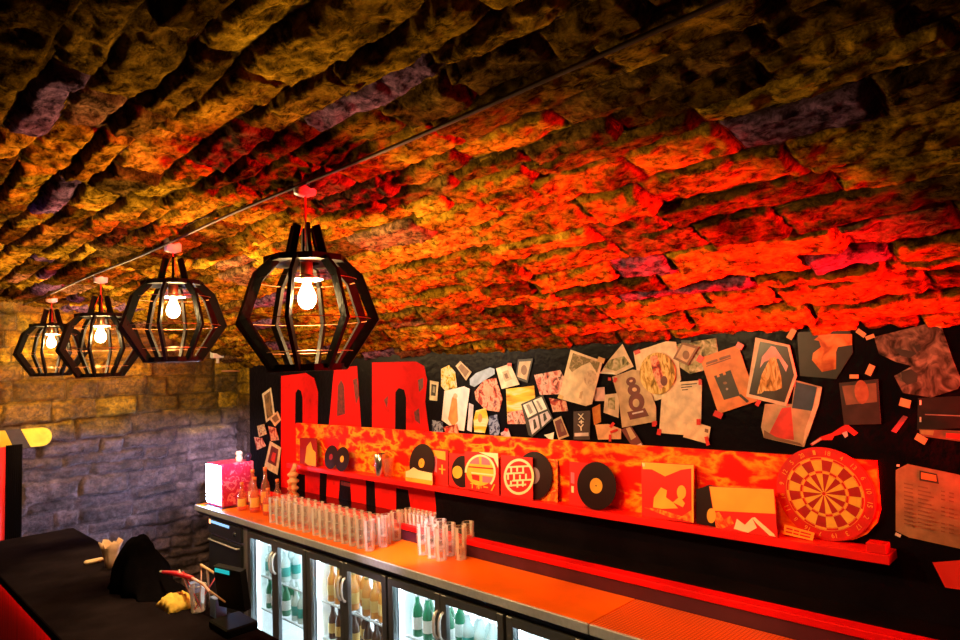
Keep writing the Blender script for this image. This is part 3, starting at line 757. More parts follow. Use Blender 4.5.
# --- main collage
sheet('photo_print', 'small white card with dark picture, far left of the main collage beside letter R', 'card', [(430, 380.5), (438.5, 382), (437, 401), (429.5, 400)], cream, [([(431.5, 384), (436.5, 385), (435.5, 396), (431, 395.5)], ink), ([(433, 386), (435.5, 387), (434.5, 393), (432.5, 392)], grey)], order=1)
sheet('photo_print', 'yellow and black concert photo above the pink and white page', 'photo', [(441, 369), (449, 365), (455, 372), (457, 387), (447, 393), (441, 386)], ramp_mat('stage_photo', [(.04, .03, .03), (.7, .42, .03), (.8, .68, .45), (.05, .03, .03)], 24, .35, 3, 1), order=0)
sheet('photo_print', 'small tilted brown card right of the yellow concert photo', 'card', [(455.6, 366), (460.3, 361), (471.6, 372), (466, 380.6)], tan, [(shrink([(455.6, 366), (460.3, 361), (471.6, 372), (466, 380.6)], .7), brown)], order=2)
sheet('magazine_page', 'pale pink and white page with orange figure, far left of the collage', 'poster', [(444.4, 391), (464, 386.3), (469.7, 389), (464, 431), (455, 429.5), (441.6, 420)], ramp_mat('pale_pink_page', [(.78, .62, .68), (.82, .76, .76), (.74, .55, .62)], 8, .4), [([(448, 419), (452, 398), (455, 393), (457, 400), (458, 421), (453, 427)], orange), (ell(455.3, 396, 2.2, 2.6), peach)], order=3)
sheet('photo_print', 'blue and white scrap at the bottom left corner of the collage', 'photo', [(432, 420), (443, 422), (443, 433), (432, 432.5)], bluep, order=2)
sheet('photo_print', 'dark red crumpled print overlapping the bottom of the pink and white page', 'photo', [(443, 427), (457, 424), (459, 435), (448, 438)], redp, tapes=[rt(447, 431, 20, 3, 5)], order=5)
sheet('paper_scrap', 'pale blue rounded strip of paper near the top of the collage', 'paper', [(469.7, 379), (476, 373), (490, 367.5), (494.5, 369), (494.7, 374), (485, 380), (474.4, 387), (470, 385)], blue, order=3)
sheet('photo_print', 'red face photo under the pale blue paper strip', 'photo', [(474.4, 392), (484, 380), (496, 378), (502.5, 399), (499, 412), (485.6, 410), (476, 400)], redp, [(ell(488, 391, 5, 6), ramp_mat('skin_print', [(.6, .25, .16), (.72, .42, .3)], 20))], order=2)
sheet('photo_print', 'yellow cut-out figure print below the red face photo', 'photo', [(476, 410.6), (485.6, 408), (488.5, 420), (484.7, 433), (474.4, 432), (473.5, 420)], yelp, [(ell(480, 418, 2.2, 4.5), orange)], order=4)
sheet('paper_scrap', 'narrow lilac white strip left of the yellow cut-out figure', 'paper', [(469, 403), (473.5, 405), (471.6, 432), (467, 430)], lilac, order=1)
sheet('photo_print', 'small dark blue and white snapshot right of the yellow cut-out figure', 'photo', [(489.4, 416), (497, 414.5), (499.7, 427.5), (499, 435), (490, 436), (488.5, 424)], bluep, order=3)
sheet('photo_print', 'cream card with brown sketch near the top of the collage', 'card', [(496, 368.5), (510, 363.7), (519.5, 384.5), (501.6, 389)], cream, [([(502, 372), (508, 370), (512, 379), (505, 382)], tan), ([(504, 374), (507, 373), (509, 378), (506, 379)], brown)], tapes=[rt(509.5, 364.5, 0, 4, 3), (), ][:1], order=4)
sheet('photo_print', 'small pale snapshot hanging over the red shelf edge below the collage', 'photo', [(500.6, 433), (508, 428.5), (514, 446), (505, 448)], ramp_mat('mauve_photo', [(.2, .08, .15), (.6, .4, .5), (.75, .6, .55)], 26), tapes=[rt(506, 430, 20, 3, 3)], order=5)
sheet('photo_print', 'small dark-framed portrait card right of the cream sketch card', 'card', [(518, 359.5), (533, 358.5), (527.5, 383), (515.5, 378.5)], ink, [(shrink([(518, 359.5), (533, 358.5), (527.5, 383), (515.5, 378.5)], .78), tan), (ell(524, 370, 3, 5), brown)], order=2)
sheet('photo_print', 'yellow and white photo left of the four-panel black and white photo', 'photo', [(506, 389), (534, 385.6), (535, 397), (525, 424), (507.5, 424)], yelp, [([(507.5, 412), (527, 409), (525, 424), (507.5, 424)], pinkph)], order=1)
sheet('photo_print', 'pink and red crowd photo left of the tall white flower poster', 'photo', [(534, 375), (560, 370), (565, 379), (562, 394), (540, 395)], pinkph, order=0)
sheet('photo_print', 'four-panel black and white photo, tilted, low in the collage', 'photo', [(521, 404), (542.5, 394.7), (553, 419), (532, 437), (528.4, 435)], ink, [([(523, 405), (531.5, 401.2), (537, 413), (528, 418)], white), ([(533, 400.5), (541.5, 397), (547, 409), (538.5, 412.5)], white), ([(528.5, 420), (537.5, 415.5), (540, 428), (532, 434.5)], lilac), ([(539.5, 414.5), (547.5, 411), (551.5, 418), (542, 427)], lilac), ([(526, 405), (529, 404), (533, 412), (530, 414.5)], grey), ([(536, 401), (538, 400.5), (543, 409), (541, 410.5)], grey), ([(533, 420), (535, 419), (537, 427), (534, 430)], ink), ([(543, 414), (545, 413), (547, 419), (544, 422)], ink)], order=4)
sheet('photo_print', 'red strip photo under the pink and red crowd photo', 'photo', [(549, 398), (566, 401), (568, 411), (553, 412)], redp, order=1)
sheet('photo_print', 'small brown framed photo right of the four-panel photo', 'photo', [(553, 420), (561, 416), (569, 436), (558.5, 440)], tan, [(shrink([(553, 420), (561, 416), (569, 436), (558.5, 440)], .8), maroon), ([(560, 424), (562, 423), (564, 431), (561.5, 432)], brown)], order=3)
sheet('paper_scrap', 'crumpled white scrap at the foot of the four-panel photo', 'paper', [(544, 435), (550, 433.5), (554, 432), (553, 440), (548, 438.5)], white, order=5)
sheet('flower_poster', 'tall white tilted poster with flower drawing near the top of the collage', 'poster', [(570.6, 349.7), (602.5, 361), (592, 404), (585.6, 406), (558.5, 398.5)], cream, [([(573, 353), (600, 362.5), (597, 373), (590, 362), (581, 366), (572, 372), (569, 368)], ramp_mat('faded_leaf_print', [(.55, .42, .28), (.16, .13, .06), (.3, .26, .12)], 34, .5, 4, 1)), (ell(590, 378, 6, 8, 14, 15), ramp_mat('faded_petal_print', [(.5, .38, .26), (.68, .54, .4), (.4, .27, .2)], 40)), ([(580, 392), (583, 391), (581.5, 399), (579, 398)], tan)], tapes=[yt(601, 360, 20, 7, 5), yt(560.5, 397, 20, 5, 4)], order=5)
sheet('card', 'black card with white letters X and Y below the flower poster', 'card', [(573.5, 411.5), (590.3, 410.6), (589.8, 439.7), (573.5, 439.7)], C('black_card', (.05, .025, .03)), [([(574.5, 433), (588.5, 432.6), (588.5, 436), (574.5, 436.4)], lilac), ([(579, 421.4), (583.5, 421.2), (583.5, 422.4), (579, 422.6)], white), ([(580.7, 419.8), (581.9, 419.8), (581.9, 424), (580.7, 424)], white)], texts=[('X', (578, 419.6), (584.5, 419.4), 5.8, white), ('Y', (578, 430.8), (584.5, 430.6), 6.2, white)], order=3)
sheet('paper_note', 'small pink note right of the tall white flower poster', 'paper', [(593, 388), (604.4, 387), (605.3, 401), (595, 401)], pinkp, order=1)
sheet('card', 'cream card with dark green picture left of the totem poster', 'card', [(605, 394.7), (619.4, 393), (618.5, 418), (603.5, 412.5)], cream, [([(608.5, 398), (615, 397), (615, 410), (608, 408)], greenp)], order=2)
sheet('photo_print', 'orange and red scrap beside the card with white letters', 'photo', [(592, 408), (600, 404), (601, 422), (594, 425)], ramp_mat('ember_photo', [(.5, .08, .02), (.7, .3, .06)], 20), order=0)
sheet('card', 'peach card with red tape at the bottom of the collage under the green card', 'card', [(595, 424.7), (608, 424), (621, 429), (621, 439), (598, 439.7)], peach, tapes=[rt(612, 425, 40, 3, 6), rt(614, 431, -20, 8, 2.5), rt(610, 438, 0, 2.5, 7)], order=4)
sheet('photo_print', 'pale green house-shaped photo above the totem poster', 'photo', [(601, 372), (608, 361), (622.4, 344), (633.5, 366.6), (616, 375)], cream, [([(604, 368), (609, 360), (624, 356), (630, 364), (616, 371)], greenp)], tapes=[(607, 373, 15, 1.8, 4, white), rt(609.5, 379, 0, 3, 3)], order=1)
sheet('magazine_page', 'large cream page behind the round gold photo', 'poster', [(633.5, 352), (667, 341), (676, 342), (681, 380), (667, 397), (649, 403), (640, 390)], cream, tapes=[rt(637, 352, -20, 6, 4)], order=1)
sheet('totem_poster', 'brown poster with dark red stacked-ovals figure, centre of the collage', 'poster', [(612, 377), (632.5, 369.6), (644, 371), (656, 407), (656, 421.5), (622, 427.6), (619, 401)], tan, [([(627, 412), (645, 408), (649, 416), (630, 420)], maroon), (ell(636.5, 402, 8, 9.5), maroon), (ell(634, 390, 6.5, 6, 16), maroon), (ell(631, 381.5, 5, 4.5, 16, -20), maroon), (ell(636, 403, 3.3, 4.2), tan), (ell(634.5, 389.5, 2.4, 2), peach), (ell(631, 381, 1.8, 1.2, 10, -20), peach), ([(632, 413), (643, 410.5), (643.5, 412), (632.5, 414.5)], lilac)], tapes=[rt(654, 424, 0, 4, 5), rt(615, 380, 20, 3, 5)], order=3)
sheet('round_photo', 'round gold and black photo on the large cream page', 'photo', ell(657.5, 373.5, 18, 21, 28), gold, [([(650, 357), (657, 355), (662, 372), (666, 384), (660, 390), (653, 374)], redp), (ell(664, 381, 3.5, 5), maroon)], order=4)
sheet('card', 'small brown framed portrait card at the top, right of the round gold photo', 'card', [(682, 342), (698.6, 347), (687.4, 365.6), (673, 358.5)], brown, [(shrink([(682, 342), (698.6, 347), (687.4, 365.6), (673, 358.5)], .76), tan), (ell(686, 355, 3.5, 4.5), brown)], tapes=[(686, 341.5, 10, 2.5, 3, ink)], order=4)
sheet('magazine_page', 'pale green and cream print behind the small brown framed portrait card', 'poster', [(672, 345), (716, 338), (720, 366), (690, 374), (675, 364)], greenp, order=0)
sheet('letter_page', 'big blank cream letter with a few lines, below the small framed portrait card', 'poster', [(662.5, 383.5), (702, 380), (701, 423), (697, 436), (659, 433)], cream, [([(681, 384.5), (697, 383), (697, 384), (681, 385.5)], ink), ([(681, 387), (692, 386), (692, 387), (681, 388)], ink), ([(682, 389.5), (688, 389), (688, 390), (682, 390.5)], ink)], tapes=[rt(659, 432, 10, 4, 6), rt(700, 382, 0, 3, 6), rt(655, 423, 0, 4, 4)], order=2)
sheet('card', 'small cream card overlapping the lower right corner of the blank letter', 'card', [(689, 420), (710.6, 427), (708, 444), (683, 437)], cream, [([(705, 428.5), (708.5, 429.5), (708, 433), (704.5, 432)], brown)], tapes=[rt(698.5, 422, 0, 4, 6), rt(707, 441, -15, 3.5, 9)], order=4)
sheet('photo_print', 'dark maroon snapshot hanging below the totem poster over shelf edge', 'photo', [(621, 429.6), (630.5, 425.5), (644.7, 447), (635.6, 452)], maroon, [([(626, 428.5), (630, 427), (636, 437), (631, 440)], tan), ([(637, 445), (641, 443), (642.5, 446.5), (638.5, 449)], lilac)], order=5)
sheet('castle_poster', 'orange poster with dark castle tower, tilted, pinned with red tape', 'poster', [(700, 358), (738, 345), (757, 401), (718.5, 414)], orange, [([(714, 376), (716.5, 375.2), (717.3, 377.5), (719.8, 376.6), (719, 374.2), (722.5, 373), (723.4, 375.4), (726, 374.5), (725.2, 372), (730.5, 370), (740, 395.5), (724, 400)], ink), ([(738, 395), (741, 394), (749, 401), (747, 403)], ink), (ell(725, 383, 2, 1.4), brown), (ell(727, 389, 1.2, 1.2), grey), ([(706, 366), (731, 357.5), (731.4, 358.4), (706.4, 366.9)], brown), ([(705.5, 362.6), (717, 358.7), (717.8, 361), (706.3, 364.9)], brown), ([(719, 358), (730, 354.3), (730.8, 356.6), (719.8, 360.3)], brown)], tapes=[rt(700, 359, 30, 6, 7), rt(739.5, 346, 30, 7, 6), rt(758, 403, 30, 4, 6), rt(718, 414.5, 25, 9, 6)], order=4)
sheet('framed_photo', 'white-bordered photo of gold teardrop shape right of the castle poster', 'photo', [(755.6, 337.5), (789.5, 345), (797, 376), (786, 406.4), (746, 396.6)], cream, [([(760, 341.5), (787.5, 347), (794, 375), (784.5, 402.5), (749, 394)], C('photo_black', (.035, .02, .018), .3)), ([(771, 346), (775, 347), (781, 356), (788, 366), (786, 372), (779, 359), (775, 358), (764, 362), (760, 368), (762, 357)], pinkp), ([(770, 358), (776, 357), (781, 376), (782, 388), (772, 392), (757, 394), (762, 374)], gold), ([(759, 396), (764, 391), (774, 391), (777, 400.5)], ink)], tapes=[yt(791.5, 334, -60, 11, 6)], order=5)
sheet('torn_poster', 'torn blue and red poster under the white-bordered gold photo', 'poster', [(761, 427), (765, 404), (792, 404), (795, 380), (822, 387), (818, 404), (804, 447), (764, 438)], tan, [([(796, 382), (817, 387), (812, 411), (792, 408)], navy), ([(782, 408), (791, 407), (794, 440), (776, 438), (768, 436)], red), ([(818, 388), (822, 387.5), (819, 404), (808, 436), (803, 444), (805, 430), (814, 404)], cream), ([(764, 430), (776, 437), (800, 443), (803, 446), (764, 438)], brown)], order=3)
sheet('dark_poster', 'black print of orange hands near the top, right of gold photo', 'poster', [(797, 332), (850, 331), (853, 352), (836, 379), (800, 376)], C('black_print', (.02, .013, .012), .4), [([(814, 340), (822, 333), (830, 334), (852, 334), (852, 345), (838, 347), (836, 352), (836, 369), (822, 372), (812, 360), (813, 353), (821, 347), (819, 341)], ramp_mat('orange_hand_print', [(.35, .08, .02), (.62, .24, .06), (.7, .36, .12)], 20, .4))], tapes=[yt(861, 333, 35, 10, 5), yt(870, 337, -20, 9, 4)], order=2)
sheet('photo_print', 'dim portrait photo with orange face below the black hands print', 'photo', [(839, 383), (878, 379), (881, 424), (844, 425)], C('dim_photo', (.045, .028, .028), .3), [([(842, 386), (876, 383), (877, 402), (846, 405)], brown), (ell(861.5, 392, 7, 12, 20, -6), ramp_mat('dim_face', [(.3, .09, .05), (.5, .2, .1)], 26))], tapes=[yt(870, 370, -65, 11, 6.5), (854, 376.5, 9, 4, 0, tape_yel)], order=4)
sheet('torn_poster', 'large torn grey feather print at the top right of the black wall', 'poster', [(874, 337), (930, 323), (941, 325), (953, 360), (962, 382), (957.5, 389), (931, 397.5), (903, 393), (894, 376), (912, 366), (896, 362), (879, 354)], eagle, [([(895, 349), (906, 350), (917, 353), (910, 358), (901, 356)], ink), ([(901, 372), (911, 369), (918, 374), (917, 382), (907, 385), (902, 380)], ink), ([(914, 346), (920, 344), (921, 350), (917, 352)], ink)], tapes=[yt(936, 323, 25, 13, 6), yt(905, 403, 15, 11, 8)], order=3)
sheet('paper_scrap', 'small pink paper strip between the dim portrait and the feather print', 'paper', [(891, 431), (903, 415.5), (908, 417), (896, 433)], C('pink_strip', (.45, .05, .08)), order=1)
sheet('ribbon', 'red paper ribbon pieces stuck below the dim portrait photo', 'ribbon', [(810, 444), (820, 437), (832, 433), (841, 427), (847, 424), (858, 433), (854, 436), (846, 430), (846, 437), (842, 434), (834, 436), (832, 440), (822, 440), (812, 446)], tape_red, [([(811, 443.5), (820, 438), (822, 439), (813, 445)], pinkp), ([(842, 433), (847, 431), (848, 436), (845, 438)], lilac)], order=1)
sheet('flyer', 'black flyer with white marks at the right edge under the feather print', 'flyer', [(918, 398), (964, 396), (964, 428), (917, 430)], C('flyer_black', (.022, .016, .018), .35), [([(919.5, 400), (921.3, 400), (921.3, 405), (919.5, 405)], white), ([(919.5, 417), (921.3, 417), (921.3, 422), (919.5, 422)], white), ([(925, 414), (962, 415.5), (962, 416.4), (925, 415)], grey)], order=2)
sheet('sticker_strip', 'narrow green and red sticker strip under the black flyer', 'sticker', [(919, 429), (964, 431), (964, 442), (920, 436)], brown, [([(920, 430), (934, 430.5), (933, 435.5), (921, 434)], green), ([(946, 433), (963, 434), (963, 440), (946, 437.5)], red)], tapes=[yt(921, 439, 30, 12, 7)], order=4)
# drinks list
lay = [([(919.5, 470.5), (937, 474), (939, 484), (919.5, 480.5)], ink), ([(921, 472.3), (936, 475.3), (936.6, 481.6), (921, 478.8)], orange)]
for r_ in range(11):
    y = 486+r_*4.0
    for (xa, xb) in ((904, 913), (918, 928+(r_ % 3)*3), (941, 945), (949, 954)):
        if r_ % 4 == 3 and xa > 930: continue
        sl = .21
        lay.append(([(xa, y+(xa-920)*sl), (xb, y+(xb-920)*sl), (xb, y+1.3+(xb-920)*sl), (xa, y+1.3+(xa-920)*sl)], brown))
sheet('drinks_list', 'tan drinks list with clipped corners and rows of print, right of dartboard', 'menu', [(895.7, 470), (907.5, 464), (958, 474.5), (970, 481), (970, 551), (909, 537.5), (895.7, 531)], C('menu_tan', (.30, .19, .10)), lay, tapes=[(898, 465.5, 3, 2, 0, white), (898, 535, 6, 3, 25, white)], order=3)
sheet('paper_sheet', 'plain red paper at the right edge below the drinks list', 'paper', [(932.5, 562.5), (975, 559), (975, 592), (945, 587.5)], mat('red_paper', (.72, .03, .02), .5), order=2)

# ================================================================ RECORDS AND SLEEVES ON THE SHELF
LN = Vector((1, 0, -.17)).normalized()
LU = Vector((0, -1, 0)); LV = LN.cross(LU); LV = LV if LV.z > 0 else -LV
def lean_plane(dx): return Vector((2.772-dx, 0, SZ))
m_vinyl = mat('black_vinyl', (.018, .004, .006), .3, var=.2, spec=.3)
s_red = mat('red_sleeve', (.66, .010, .008), .4, var=.1, spec=.3); s_or = mat('orange_sleeve', (.86, .48, .05), .4, var=.12, spec=.3); s_cream = mat('cream_sleeve', (.9, .8, .55), .4, spec=.3); s_pink = mat('pink_sleeve', (.75, .16, .28), .4, spec=.3); s_dred = mat('deep_red_sleeve', (.30, .006, .008), .4, spec=.3)
s_art = ramp_mat('orange_red_art', [(.66, .010, .008), (.82, .36, .04), (.70, .03, .01), (.88, .6, .12)], 14, .35, 4, 1.2)
def lean(px, py, dx): return on_plane(px, py, lean_plane(dx), LN)
def sleeve(name, label, cat, poly, m, layers=(), dx=0.0, texts=(), thick=.004):
    base = [lean(x, y, dx) for x, y in poly]
    zs = min(p.z for p in base); sh = LV*((SZ+.0008-zs)/LV.z)      # rest its lowest corner on the shelf
    mats = [m]; mb = MB()
    def idx(mm):
        if mm not in mats: mats.append(mm)
        return mats.index(mm)
    mb.prism([p+sh for p in base], LN*thick, 0)
    for i, (pl, mm) in enumerate(layers):
        d = .0005+.0003*i
        mb.prism([lean(x, y, dx)+sh-LN*d for x, y in pl], LN*.0002, idx(mm))
    for (s_, a, b, hpx, mm) in texts:
        A = lean(a[0], a[1], dx)+sh-LN*.004; B = lean(b[0], b[1], dx)+sh-LN*.004; tp = lean(a[0], a[1]-hpx, dx)+sh-LN*.004
        put_text(mb, s_, A, B-A, LV*(tp-A).length, idx(mm))
    cen = sum(base, Vector())/len(base)+sh
    o = mb.build(name, mats, origin=cen); tag(o, label, cat, 'records and sleeves on the red shelf')
    return o
def record(label, px, py, r, lab_m, dx=0.0, rl=.05):
    c = lean(px, py, dx); bottom = c-LV*r
    c = c+LV*((SZ+.0008-bottom.z)/LV.z)
    t = thing('vinyl_record', label, 'record', c, 'records and sleeves on the red shelf')
    def disc(rad, d0, d1, n=48):
        return [c+LU*(rad*math.cos(2*math.pi*k/n))+LV*(rad*math.sin(2*math.pi*k/n))-LN*d1 for k in range(n)], LN*(d1-d0)
    mb = MB(); p_, e_ = disc(r, -.0010, .0010); mb.prism(p_, e_)
    for q in (.95, .86, .77, .68, .6):      # groove bands
        n = 48; vs = []; fs = []
        for rr in (q*r, q*r-.0012):
            for k in range(n): vs.append(c+LU*(rr*math.cos(2*math.pi*k/n))+LV*(rr*math.sin(2*math.pi*k/n))-LN*.0013)
        for k in range(n): fs.append((k, (k+1) % n, n+(k+1) % n, n+k))
        mb.add(vs, fs, 0)
    mb.build('disc', m_vinyl, t)
    p_, e_ = disc(rl, .0012, .0018, 32); MB().prism(p_, e_).build('paper_label', lab_m, t)
    p_, e_ = disc(.004, .0019, .0021, 12); MB().prism(p_, e_).build('spindle_hole', ink, t)
    return t
sleeve('picture_sleeve', 'small red sleeve with orange figure at the left end of the record shelf', 'record sleeve', [(299, 443), (316, 444), (316, 473), (299, 469)], s_dred, [([(304, 468), (306, 452), (310, 447), (312, 455), (315, 458), (315, 472), (308, 471)], s_or)], dx=.02)
record('small single record, left of the pair at the shelf left end', 330.6, 461, .09, s_dred, .012, .024)
record('small single record with orange label, right of the pair at the shelf left end', 342, 460, .09, s_or, .03, .024)
sleeve('record_sleeve', 'red record sleeve behind the cream card, right of the steel cup', 'record sleeve', [(413, 452), (447.5, 455), (447.5, 492), (413, 486)], s_red, [([(430, 455), (445, 457), (445, 466), (432, 462)], s_or), ([(434, 461), (436.5, 462), (436.5, 478), (434, 477)], s_pink), ([(441, 470), (442.4, 470.2), (442.4, 480), (441, 479.6)], s_or), ([(438.5, 473.6), (445, 474.6), (445, 476), (438.5, 475)], s_or)], dx=0)
record('record with orange label tucked behind the cream card', 421, 470, .125, s_or, .012, .03)
sleeve('card_insert', 'cream card leaning against a record right of the steel cup', 'card', [(405.5, 473), (409, 472), (413, 469), (418, 472), (432, 475), (432, 487), (405.5, 482.5)], s_cream, [([(405.5, 478.5), (432, 482.5), (432, 487), (405.5, 482.5)], s_or)], dx=.03)
sleeve('record_sleeve', 'deep red sleeve printed with a record and yellow label', 'record sleeve', [(448.5, 458), (471, 460), (471, 496), (448.5, 491)], s_red, [(ell(462, 477, 11, 16, 30), m_vinyl), (ell(457, 477.5, 5, 6.4), s_or)], dx=.012)
kt = [([(470, 490.5), (474, 491), (474, 492), (470, 491.5)], s_or), ([(471.6, 489), (472.6, 489.1), (472.6, 496), (471.6, 495.8)], s_or), ([(476.5, 491), (481, 491.6), (481, 492.6), (476.5, 492)], s_or), ([(478.2, 489.6), (479.3, 489.7), (479.3, 497), (478.2, 496.8)], s_or), ([(476.5, 494.2), (477.6, 493.4), (476.9, 497)], s_or), ([(480.4, 493.6), (481.4, 494.6), (481.2, 497)], s_or), ([(483.4, 494), (488, 494.7), (488, 495.9), (483.4, 495.2)], s_or), ([(494, 492), (495.2, 492.4), (492, 499), (490.8, 498.4)], s_or)]
cir = [([(480+15.5*math.cos(a), 480+18*math.sin(a)) for a in np.linspace(math.pi*1.0, math.pi*2.25, 24)]+[(480+13.4*math.cos(a), 480+15.8*math.sin(a)) for a in np.linspace(math.pi*2.25, math.pi*1.0, 24)], s_cream)]
sleeve('record_sleeve', 'orange sleeve with white-rimmed globe design and foreign characters', 'record sleeve', [(464, 458.5), (497.5, 461), (498.5, 503.5), (465, 496)], s_red, [([(478, 459.6), (497.5, 461), (497.7, 476), (493, 466)], s_cream), (ell(480, 478, 14.5, 15.5, 28), s_or), ([(470, 466), (478, 463), (479, 472), (469, 471)], s_pink), ([(481, 463), (488, 465), (490, 473), (481, 472)], s_pink), ([(471, 482), (479, 483), (479, 489), (472, 487)], s_red), ([(482, 483.5), (492, 485), (491, 491), (482, 490)], s_pink), ([(468, 473.5), (494.5, 476), (494.5, 477.4), (468, 474.9)], s_red), ([(471, 479.5), (494.5, 482.4), (494.5, 484), (471, 481)], s_cream)]+cir+kt, dx=.03)
lg = [(ell(518.5, 483, 15.2, 18.2, 32), s_cream), (ell(518.5, 483, 12.8, 15.6, 32), s_red)]
for (x0, x1, y, s) in ((506, 529, 474, .08), (504, 524, 480.5, .1), (512, 532, 487.5, .1), (507, 526, 492.5, .1)):
    lg.append(([(x0, y-1.4), (x1, y-1.4+s*(x1-x0)-3), (x1, y+.4+s*(x1-x0)-3), (x0, y+.4)], s_cream))
for (xa, ya, yb) in ((511, 473, 479), (517, 472, 478), (523, 472, 479), (508, 480, 486), (514, 479, 486), (520, 481, 487), (526, 480, 487), (511, 487, 493), (517.5, 487, 494), (523, 487, 493)):
    lg.append(([(xa-.9, ya), (xa+.9, ya+.1), (xa+.9, yb), (xa-.9, yb-.1)], s_cream))
sleeve('record_sleeve', 'red sleeve with round cream stamp logo, middle of the record shelf', 'record sleeve', [(500.5, 461), (532, 464), (532.5, 507), (500.5, 502)], s_red, lg, dx=.03)
record('record with dull violet label half hidden behind the round-logo sleeve', 533, 487, .13, mat('violet_label', (.25, .2, .32), .4), .012, .045)
sleeve('record_sleeve', 'plain orange sleeve behind the half-hidden record with violet label', 'record sleeve', [(536, 466), (557, 468), (557, 511), (536, 508)], s_art, dx=-.004)
sleeve('record_sleeve', 'red sleeve with small pale print left of the yellow-labelled record', 'record sleeve', [(569, 468.5), (597, 471), (597, 516), (569, 512)], s_red, [([(570.5, 479), (574, 480), (574, 491), (570.5, 490)], s_pink), ([(571, 493), (573.5, 493.5), (573.5, 500), (571, 499.5)], s_cream)], dx=.002)
record('whole black record with yellow label, right half of the record shelf', 596, 492, .118, s_or, .022, .038)
sleeve('record_sleeve', 'orange and red sleeve showing two figures, right of the black record', 'record sleeve', [(641, 464), (694, 467.5), (694, 526), (642, 519)], s_red, [([(641.5, 464.6), (693.4, 468), (692, 471), (681, 472.5), (665, 479), (652, 472), (643, 471.5)], s_or), ([(653, 510), (654, 500), (661, 490), (667, 493), (666, 500), (673, 505), (678, 511), (662, 511.5)], s_or), (ell(681.5, 495, 4.6, 7), s_or), ([(673, 505), (680, 499), (685, 506), (683, 510)], s_or), ([(644, 510), (660, 512), (682, 519), (693, 512), (693, 525), (670, 520)], s_art), ([(642, 465.5), (645, 466), (645, 469), (642.5, 469)], s_cream), ([(691.5, 467.5), (693.8, 467.7), (693.8, 525.5), (692, 525)], s_or)], dx=.012)
sleeve('record_sleeve', 'black sleeve half hidden behind the mountain cover', 'record sleeve', [(696, 491), (709, 486.5), (718, 488), (718, 529), (696, 525)], m_vinyl, dx=.004)
sleeve('record_sleeve', 'album cover with orange sky above white mountain peaks beside dartboard', 'record sleeve', [(709, 484.5), (774, 487), (777.6, 536), (716, 527)], s_red, [([(709.6, 485), (773.5, 487.6), (775.5, 512), (713.5, 509)], s_or), ([(716, 526), (714, 512), (719, 510), (724, 518), (730, 514), (734, 522), (722, 527)], s_art), ([(734, 527), (737, 517), (745, 523), (752, 516), (757, 526), (748, 531)], s_cream), ([(752, 516), (755, 515.5), (774, 532), (776, 535), (770, 534), (757, 522)], s_cream), (ell(711.5, 514, 4.5, 7.5), s_or)], dx=.03)

# dartboard
DBX = 2.818
c0 = onX(824.4, 499, DBX); DR = .183; c0.z = max(c0.z, SZ+DR+.001)
t = thing('dartboard', 'round red and yellow dartboard with number ring at right shelf end', 'dartboard', c0 + Vector((.01, 0, 0)))
def P(r, a, d=0): return Vector((DBX-d, c0.y-r*math.sin(a), c0.z+r*math.cos(a)))
d_red = mat('dartboard_red', (.64, .008, .006), .5, var=.12, scale=40); d_yel = mat('dartboard_yellow', (.88, .58, .06), .5, var=.1, scale=40); d_dk = mat('dartboard_deep_red', (.40, .005, .006), .5, var=.12, scale=40)
mb = MB(); mb.prism([P(DR, 2*math.pi*k/64) for k in range(64)], (.009, 0, 0)); mb.build('board', d_red, t)
nums = [20, 1, 18, 4, 13, 6, 10, 15, 2, 17, 3, 19, 7, 16, 8, 11, 14, 9, 12, 5]
mb = MB()
ro, ri = .142, .088
for k, n in enumerate(nums):
    a0_ = math.radians(-27+18*k-9); a1_ = a0_+math.radians(18); ye = k % 2 == 1
    for (r0, r1, swap) in ((.008, .078, 0), (.082, ri, 0), (ri+.004, ro-.010, 0), (ro-.006, ro, 1)):
        am = (a0_+a1_)/2
        q = [P(r0, a0_), P(r0, a1_), P(r1, a1_), P(r1, am), P(r1, a0_)]
        thin = r1-r0 < .02
        mi = (1 if not ye else 0) if thin else (1 if ye else 2)
        mb.prism([v-Vector((.0005, 0, 0)) for v in q], (.0003, 0, 0), mi)
mb.build('segments', [d_red, d_yel, d_dk], t)
mb = MB()
for r_ in (.080, .090, ro-.008, ro+.002, .008):
    mb.tube([P(r_, 2*math.pi*k/48, .0008) for k in range(48)], .0009, 5, closed=True)
mb.build('wire_rings', mat('orange_wire', (.85, .5, .08), .4), t)
m_num = mat('number_orange', (.85, .5, .06), .45)
for k, n in enumerate(nums):
    mb = MB(); a = math.radians(-27+18*k); ctr = P(.1625, a, .001); ur = Vector((0, -math.cos(a), -math.sin(a))); vr = Vector((0, -math.sin(a), math.cos(a)))
    w = .019 if n > 9 else .010; h = .018
    put_text(mb, str(n), ctr-ur*w/2-vr*h/2, ur*w, vr*h, 0)
    mb.build('number', m_num, t)
mb = MB(); q = [(785, 530), (815, 538.6), (813, 546.2), (783, 539.2)]
pl = [onX(x, y, 2.782) for x, y in q]
zs = min(p.z for p in pl); pl = [p+Vector((0, 0, SZ+.001-zs)) for p in pl]
mb.prism(pl, (.003, 0, 0), 0)
dn = Vector((-.0005, 0, 0))
for r_ in range(2):
    A = pl[0]+(pl[3]-pl[0])*(.22+.36*r_); B = pl[1]+(pl[2]-pl[1])*(.22+.36*r_); A2 = A+(pl[3]-pl[0])*.18; B2 = B+(pl[2]-pl[1])*.18
    f = lambda P0, P1, s: P0+(P1-P0)*s
    for (s0, s1) in ((.08, .3), (.34, .52), (.56, .9)):
        mb.prism([f(A, B, s0)+dn, f(A, B, s1)+dn, f(A2, B2, s1)+dn, f(A2, B2, s0)+dn], (.0003, 0, 0), 1)
